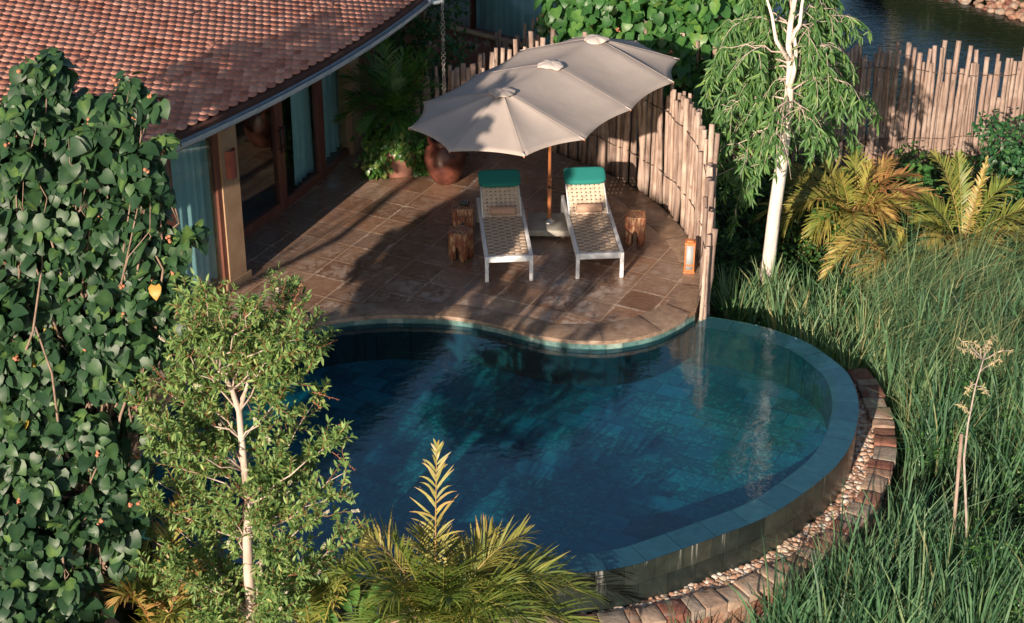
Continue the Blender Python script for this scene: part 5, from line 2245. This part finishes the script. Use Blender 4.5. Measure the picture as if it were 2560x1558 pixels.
# leafy mass on the pot top and on the deck beside it
n = 420
d = rng.normal(0, 1, (n, 3)) * [.24, .20, .09]
ps = d + [.06, -.02, .08]
L = rng.uniform(.06, .11, n)
mbL.inst(HEART[0], HEART[1], leaf_frames(rng.normal(0, .4, (n, 3)) + [0, -.4, 1], rng.normal(0, .6, (n, 3)) + [0, -.4, -.5], L, L * .85), ps, np.clip(rng.normal(.45, .25, n), 0, 1))
for cx, cy, nn_ in ((-.36, -.16, 150), (.40, -.12, 150), (-.30, -.30, 60), (.48, .05, 70)):
    z0 = rng.uniform(-.57, .0, nn_)
    ps = np.stack([cx + rng.normal(0, .07, nn_), cy + rng.normal(0, .06, nn_), z0], -1)
    L = rng.uniform(.06, .10, nn_)
    mbL.inst(HEART[0], HEART[1], leaf_frames(rng.normal(0, .4, (nn_, 3)) + [0, -.7, .6], rng.normal(0, .5, (nn_, 3)) + [0, -.2, -1], L, L * .85), ps, np.clip(rng.normal(.5, .28, nn_), 0, 1))
mbS.build('stem', MAT['stem'], vn, True)
mbL.build('foliage', MAT['vine'], vn, True)


# ------------------------------------------------------------------ shrubs
def shrub(name, label, blobs, base, dens, size, mat, tmpl=LANCE, wr=.45, tone=(.45, .22), cat='shrub', group=None):
    root = thing(name, label, cat, base, group=group)
    b = np.array(base)
    mb = MB()
    blob_leaves(mb, blobs, dens, size, tmpl, wr=wr, tone=tone, inner=.3, droop=.3)
    for vv in mb.v:
        vv -= b
    mb.build('foliage', mat, root)
    mb = MB()
    for c, r in blobs:
        tube(mb, wiggle([0, 0, 0], np.array(c) - b, 6, .05), np.linspace(.02, .006, 6), 5)
    mb.build('stem', MAT['bark_brown'], root, True)
    return root


def B_(lst):
    return [(AT(u, v, Y), r) for u, v, Y, r in lst]


shrub('shrub', 'dark leafy shrub between the villa eave and the guest villa', B_([(1010, 60, 27.5, .5), (1060, 30, 27.6, .55), (1090, 110, 27.2, .40), (1120, 20, 28, .35), (1160, 110, 27.6, .22), (960, 130, 27, .4), (1040, 160, 26.6, .35), (1130, 150, 26.8, .3)]), (-1.4, 27.4, -.8), 900, (.07, .14), MAT['shrub'])
shrub('shrub', 'rounded dark green shrub against the lake fence at the right edge', B_([(2470, 320, 25.6, .30), (2510, 360, 25.5, .36), (2550, 390, 25.4, .45), (2540, 450, 25.0, .45), (2490, 400, 25.3, .32), (2600, 340, 25.6, .5), (2560, 500, 24.8, .4)]), (7.2, 25.6, -.85), 1300, (.06, .11), MAT['shrub'], wr=.6)
shrub('shrub', 'light green bush between the white trunk and the yellow palm', B_([(2020, 460, 24.9, .24), (2060, 500, 24.7, .22), (1990, 510, 24.8, .22), (2120, 450, 25.2, .2)]), (4.2, 24.9, -.8), 1300, (.05, .09), MAT['vine'], wr=.4)
shrub('shrub', 'broad leaved bush between the two tall palms by the lake fence', B_([(2290, 430, 24.9, .22), (2320, 480, 24.7, .24), (2280, 500, 24.6, .2)]), (6.0, 24.8, -.8), 900, (.10, .16), MAT['hibiscus_far'], tmpl=HEART, wr=.6)

# leafy undergrowth (nobody could count it)
mb = MB()
n = 30000
xs_ = rng.uniform(2.4, 9.5, n)
ys_ = rng.uniform(20.3, 26.6, n)
ok = (np.hypot(xs_ - DC[0], ys_ - DC[1]) > DR + .22) & (ys_ > 20.6 + .16 * (xs_ - 2.5))
xs_, ys_ = xs_[ok], ys_[ok]
hh = .18 + .16 * np.sin(xs_ * 3.1) * np.sin(ys_ * 2.7) + .10 * np.sin(xs_ * 7 + ys_ * 5)
zs_ = ground_z(xs_, ys_) + np.maximum(.02, hh * rng.uniform(.2, 1.6, len(xs_)))
n = len(xs_)
L = rng.uniform(.05, .11, n)
mb.inst(LANCE[0], LANCE[1], leaf_frames(rng.normal(0, .6, (n, 3)) + [0, -.3, .8], rng.normal(0, 1, (n, 3)) + [0, -.2, -.1], L, L * rng.uniform(.3, .7, n)), np.stack([xs_, ys_, zs_], -1), np.clip(rng.normal(.35, .25, n), 0, 1))
tag(mb.build('ground_cover', MAT['cover']), 'dark leafy undergrowth covering the soil behind the tall grass', 'ground cover', kind='stuff')


# ------------------------------------------------------------------ tall grass
def grass_blades(mb, x, y, h, w, lean, tone, zoff=0.0, nseg=5):
    n = len(x)
    z0 = ground_z(x, y) - .05 + zoff
    s = np.linspace(0, 1, nseg)
    fa = rng.uniform(0, 2 * PI, n)
    wd_ = np.stack([np.cos(fa), np.sin(fa), 0 * fa], -1)
    # keep faces broadly towards the light so blades read as blades
    V = []
    wp = np.array([.75, 1.0, .85, .55, .04])
    for q in range(nseg):
        t = s[q]
        cx = x + lean[:, 0] * h * t ** 2.2
        cy = y + lean[:, 1] * h * t ** 2.2
        lm = np.hypot(lean[:, 0], lean[:, 1])
        cz = z0 + h * (t - .32 * np.minimum(lm, 1.2) * t ** 3)
        c = np.stack([cx, cy, cz], -1)
        V.append(np.stack([c - wd_ * (w * wp[q] / 2)[:, None], c + wd_ * (w * wp[q] / 2)[:, None]], 1))
    V = np.stack(V, 1)
    o = (np.arange(n) * nseg * 2)[:, None, None]
    qd = np.array([[2 * q, 2 * q + 1, 2 * q + 3, 2 * q + 2] for q in range(nseg - 1)])
    fs = (qd[None] + o).reshape(-1, 4)
    mb.add(V.reshape(-1, 3), [fs], np.repeat(np.clip(tone, 0, 1), nseg * 2))


mb = MB()


_ra = np.arctan2(rimC[:, 1] - 17.5, rimC[:, 0] - .3)
_rr = np.hypot(rimC[:, 1] - 17.5, rimC[:, 0] - .3)
_o = np.argsort(_ra)


def clear(x, y):
    an = np.arctan2(y - SC[1], x - SC[0])
    ring = (an < A0 + .02) & (an > A1)
    a2 = np.arctan2(y - 17.5, x - .3)
    rr = np.interp(a2, _ra[_o], _rr[_o])
    return (~ring | (np.hypot(x - SC[0], y - SC[1]) > SRO + .05)) & (np.hypot(y - 17.5, x - .3) > rr + .10) & (np.hypot(x - DC[0], y - DC[1]) > DR + .30)


# tussocks: blades grow in clumps that share a lean
def tussocks(n_t, xr, yr, cond, hr, wr, per, lean0, leanj, spread, tone):
    cx = rng.uniform(*xr, n_t)
    cy = rng.uniform(*yr, n_t)
    k = cond(cx, cy)
    cx, cy = cx[k], cy[k]
    m = len(cx)
    L0 = np.array(lean0) + rng.normal(0, leanj, (m, 2))
    H0 = rng.uniform(*hr, m)
    T0 = rng.normal(tone, .16, m)
    idx = np.repeat(np.arange(m), per)
    n = len(idx)
    dx, dy = rng.normal(0, spread, n), rng.normal(0, spread, n)
    x, y = cx[idx] + dx, cy[idx] + dy
    ok = clear(x, y)
    idx, x, y, dx, dy = idx[ok], x[ok], y[ok], dx[ok], dy[ok]
    n = len(x)
    lean = L0[idx] + np.stack([dx, dy], -1) * 2.2 + rng.normal(0, .10, (n, 2))
    h = H0[idx] * rng.uniform(.6, 1.12, n)
    grass_blades(mb, x, y, h, rng.uniform(wr[0], wr[1], n), lean, T0[idx] + rng.normal(0, .17, n))


front = lambda x, y: clear(x, y) & (y < 20.9 + .12 * (x - 3)) & (np.hypot(x - SC[0], y - SC[1]) > SRO + .32)
patch = lambda x, y: front(x, y) & (np.sin(x * 2.3 + 1.1 * np.sin(y * 1.7)) * np.sin(y * 1.9 + .8 * np.sin(x * 2.9)) > -.38)
tussocks(760, (2.6, 8.5), (13.2, 21.4), patch, (.95, 1.5), (.022, .040), 13, (.04, .10), .10, .075, .40)
tussocks(260, (2.6, 8.5), (13.2, 21.4), patch, (.6, 1.1), (.010, .018), 16, (.0, .0), .40, .09, .60)
tussocks(330, (4.6, 8.5), (18.2, 22.4), lambda x, y: clear(x, y), (1.0, 1.5), (.007, .013), 26, (.42, -.08), .30, .12, .66)
# bright tussocks behind the overflow rim
tussocks(95, (2.9, 4.9), (19.3, 21.9), lambda x, y: clear(x, y) & (y < 21.9) & (x > 2.8 + (21 - y) * -.1), (.75, 1.05), (.022, .038), 20, (.02, .05), .12, .07, .62)
# strip in front of the stone wall at the bottom
tussocks(230, (1.5, 6.0), (12.6, 15.8), lambda x, y: clear(x, y) & (np.hypot(x - SC[0], y - SC[1]) > SRO + .22), (.50, .90), (.014, .026), 15, (.08, -.02), .18, .08, .45)
tussocks(60, (3.6, 5.4), (15.2, 19.0), lambda x, y: clear(x, y) & (np.hypot(x - SC[0], y - SC[1]) < SRO + .45) & (np.hypot(x - SC[0], y - SC[1]) > SRO + .15), (.45, .75), (.010, .020), 18, (.12, .05), .18, .08, .45)
tussocks(110, (-4.5, .6), (12.4, 13.9), lambda x, y: y < 13.9, (.35, .6), (.008, .014), 24, (0, .05), .2, .1, .35)
# dry straw standing among the green
tussocks(260, (3.0, 8.5), (13.4, 21.8), front, (.8, 1.3), (.006, .011), 4, (.15, .05), .40, .05, .98)
print('grass verts', mb.n)
tag(mb.build('tall_grass', MAT['grass'], smooth=True), 'tall green reedy grass growing beyond the pool wall', 'grass', kind='stuff')

# weedy leaf clumps within the grass
mb = MB()
for _ in range(46):
    cx, cy = rng.uniform(4.9, 7.0), rng.uniform(14.2, 19.5)
    if not clear(np.array(cx), np.array(cy)):
        continue
    n = 90
    p = np.array([cx, cy, float(ground_z(np.array(cx), np.array(cy))) + rng.uniform(.35, .85)]) + rng.normal(0, 1, (n, 3)) * [.13, .13, .12]
    L = rng.uniform(.025, .05, n)
    mb.inst(LANCE[0], LANCE[1], leaf_frames(rng.normal(0, .5, (n, 3)) + [0, -.4, .7], rng.normal(0, 1, (n, 3)), L, L * .6), p, np.clip(rng.normal(.3, .2, n), 0, 1))
tag(mb.build('weeds', MAT['vine']), 'small leaved weeds scrambling through the tall grass', 'weeds', kind='stuff')

# dead sapling tied to a stake
DY = 15.6
db = AT(2425, 1470, DY)
db[2] = float(ground_z(np.array(db[0]), np.array(db[1])))
sap = thing('sapling', 'bare pale sapling with dried leaf tufts standing in the tall grass', 'sapling', db)
sp = np.array([AT(u, v, DY) for u, v in ((2425, 1480), (2418, 1350), (2414, 1240), (2410, 1150), (2420, 1060), (2438, 970), (2458, 900))]) - db
sp = np.vstack([[0, 0, 0], sp])
mb = MB()
tube(mb, sp, np.array([.018, .017, .016, .014, .012, .010, .008, .006]), 8, wob=.08)
strk = mb.build('trunk', MAT['bark_grey'], sap, True)
mbB, mbL = MB(), MB()
for (u0, v0, u, v) in ((2458, 900, 2395, 870), (2458, 900, 2430, 855), (2458, 900, 2490, 835), (2458, 900, 2530, 878), (2450, 930, 2500, 900), (2458, 900, 2400, 850), (2440, 965, 2470, 985), (2425, 1040, 2395, 1010), (2440, 960, 2410, 985), (2458, 900, 2470, 850)):
    P = wiggle(AT(u0, v0, DY) - db, AT(u, v, DY + rng.uniform(-.15, .15)) - db, 6, .04, -.03)
    mbB, mbL = MB(), MB()
    tube(mbB, P, np.linspace(.006, .002, 6), 5)
    n = 26
    tt = rng.uniform(.3, 1, n) * 5
    kk = np.minimum(tt.astype(int), 4)
    ps = P[kk] + (P[kk + 1] - P[kk]) * (tt - kk)[:, None]
    L = rng.uniform(.03, .07, n)
    mbL.inst(LANCE[0], LANCE[1], leaf_frames(rng.normal(0, 1, (n, 3)) + TOSUN, rng.normal(0, .7, (n, 3)) + [.2, 0, -.4], L, L * .16), ps, np.zeros(n))
    mbB.build('branch', MAT['bark_grey'], strk, True)
    mbL.build('dry_leaf', MAT['dry'], sap)
stk = AT(2408, 1220, DY + .05)
mb = MB()
zb = float(ground_z(np.array(stk[0]), np.array(stk[1])))
tp_ = AT(2404, 1085, DY + .05)
tube(mb, [[0, 0, -.1], [tp_[0] - stk[0], 0, tp_[2] - zb]], .019, 8)
o = mb.build('stake', MAT['pole_wood'], None, True)
o.location = (stk[0], stk[1], zb)
tag(o, 'short pale wooden stake beside the bare sapling in the grass', 'stake')

# ------------------------------------------------------------------ floating leaf
lf = G(965, 805, WZ)
mb = MB()
M = leaf_frames(np.array([[.1, -.1, 1.0]]), np.array([[1.0, .3, 0]]), np.array([.10]), np.array([.09]))
mb.inst(HEART[0], HEART[1], M, np.zeros((1, 3)), np.zeros(1))
o = mb.build('fallen_leaf', MAT['seed'], None, True)
o.location = (lf[0], lf[1], WZ + .012)
tag(o, 'dry brown leaf floating on the pool below the terrace edge', 'leaf')

# ------------------------------------------------------------------ far shore of the lake
fs = thing('lake_embankment', 'low rubble stone edge along the far shore of the lake', 'embankment', (11, 37.6, LAKE))
bm = bmesh.new()
bmesh.ops.create_icosphere(bm, subdivisions=1, radius=1)
sv = np.array([v.co[:] for v in bm.verts])
sf = np.array([[v.index for v in q.verts] for q in bm.faces])
bm.free()
mb = MB()
dirn = unit(np.array([1.07, -1.4]))
for k in range(600):
    s_ = rng.uniform(-5, 9)
    off = rng.uniform(-.1, .7)
    p = np.array([10.2, 38.7]) + dirn * s_ + np.array([.79, .61]) * off
    q = rng.uniform(.06, .13)
    mb.inst(sv, [sf], (rotz(rng.uniform(0, 6)) @ np.diag([q * 1.3, q, q * .7]))[None], (np.array([p[0] - 11, p[1] - 37.6, .05 + off * .35])[None]), np.array([rng.uniform()]))
mb.build('rubble', MAT['wallstone'], fs)
mb = MB()
n = 2600
s_ = rng.uniform(-5, 9, n)
off = rng.uniform(-.25, .05, n) + (rng.uniform(size=n) < .4) * rng.uniform(.7, 2.5, n)
x = 10.2 + dirn[0] * s_ + .79 * off
y = 38.7 + dirn[1] * s_ + .61 * off
h = rng.uniform(.3, .7, n)
grass_blades(mb, x, y, h, np.full(n, .018), rng.normal(0, .2, (n, 2)), np.clip(rng.normal(.7, .25, n), 0, 1), zoff=.0)
for vv in mb.v:
    vv[:, 2] = np.maximum(vv[:, 2], LAKE - .1)
tag(mb.build('reeds', MAT['grass']), 'short reeds growing along the far shore of the lake', 'reeds', kind='stuff')

# trees across the lake: seen in the water as dark reflections with pale trunks
def far_tree(x, y, h, r, first):
    base = (x, y, -.9)
    blobs = []
    for _ in range(7):
        d = rng.normal(0, 1, 3) * [r * .5, r * .4, h * .20]
        blobs.append((np.array([x, y, h * .66]) + d, r * rng.uniform(.5, .8)))
    root = thing('lakeside_tree', 'dark leafy tree across the lake seen only as a reflection', 'tree', base, group='trees across the lake')
    mb = MB()
    blob_leaves(mb, blobs, 60, (.35, .6), LANCE, wr=.6, tone=(.3, .2))
    for vv in mb.v:
        vv -= np.array(base)
    mb.build('crown', MAT['shrub'], root)
    mb = MB()
    tube(mb, wiggle([0, 0, 0], [rng.normal(0, .3), 0, h * .8 + .9], 7, .02), np.linspace(.22, .08, 7), 8)
    mb.build('trunk', MAT['bark_pale'], root, True)
    return root


for k, (x, y, h, r) in enumerate(((5.5, 47, 8, 2.4), (8.5, 48, 9, 2.6), (10.8, 46.5, 8, 1.8), (7.0, 52, 12, 3), (3.0, 50, 11, 3))):
    far_tree(x, y, h, r, k == 0)
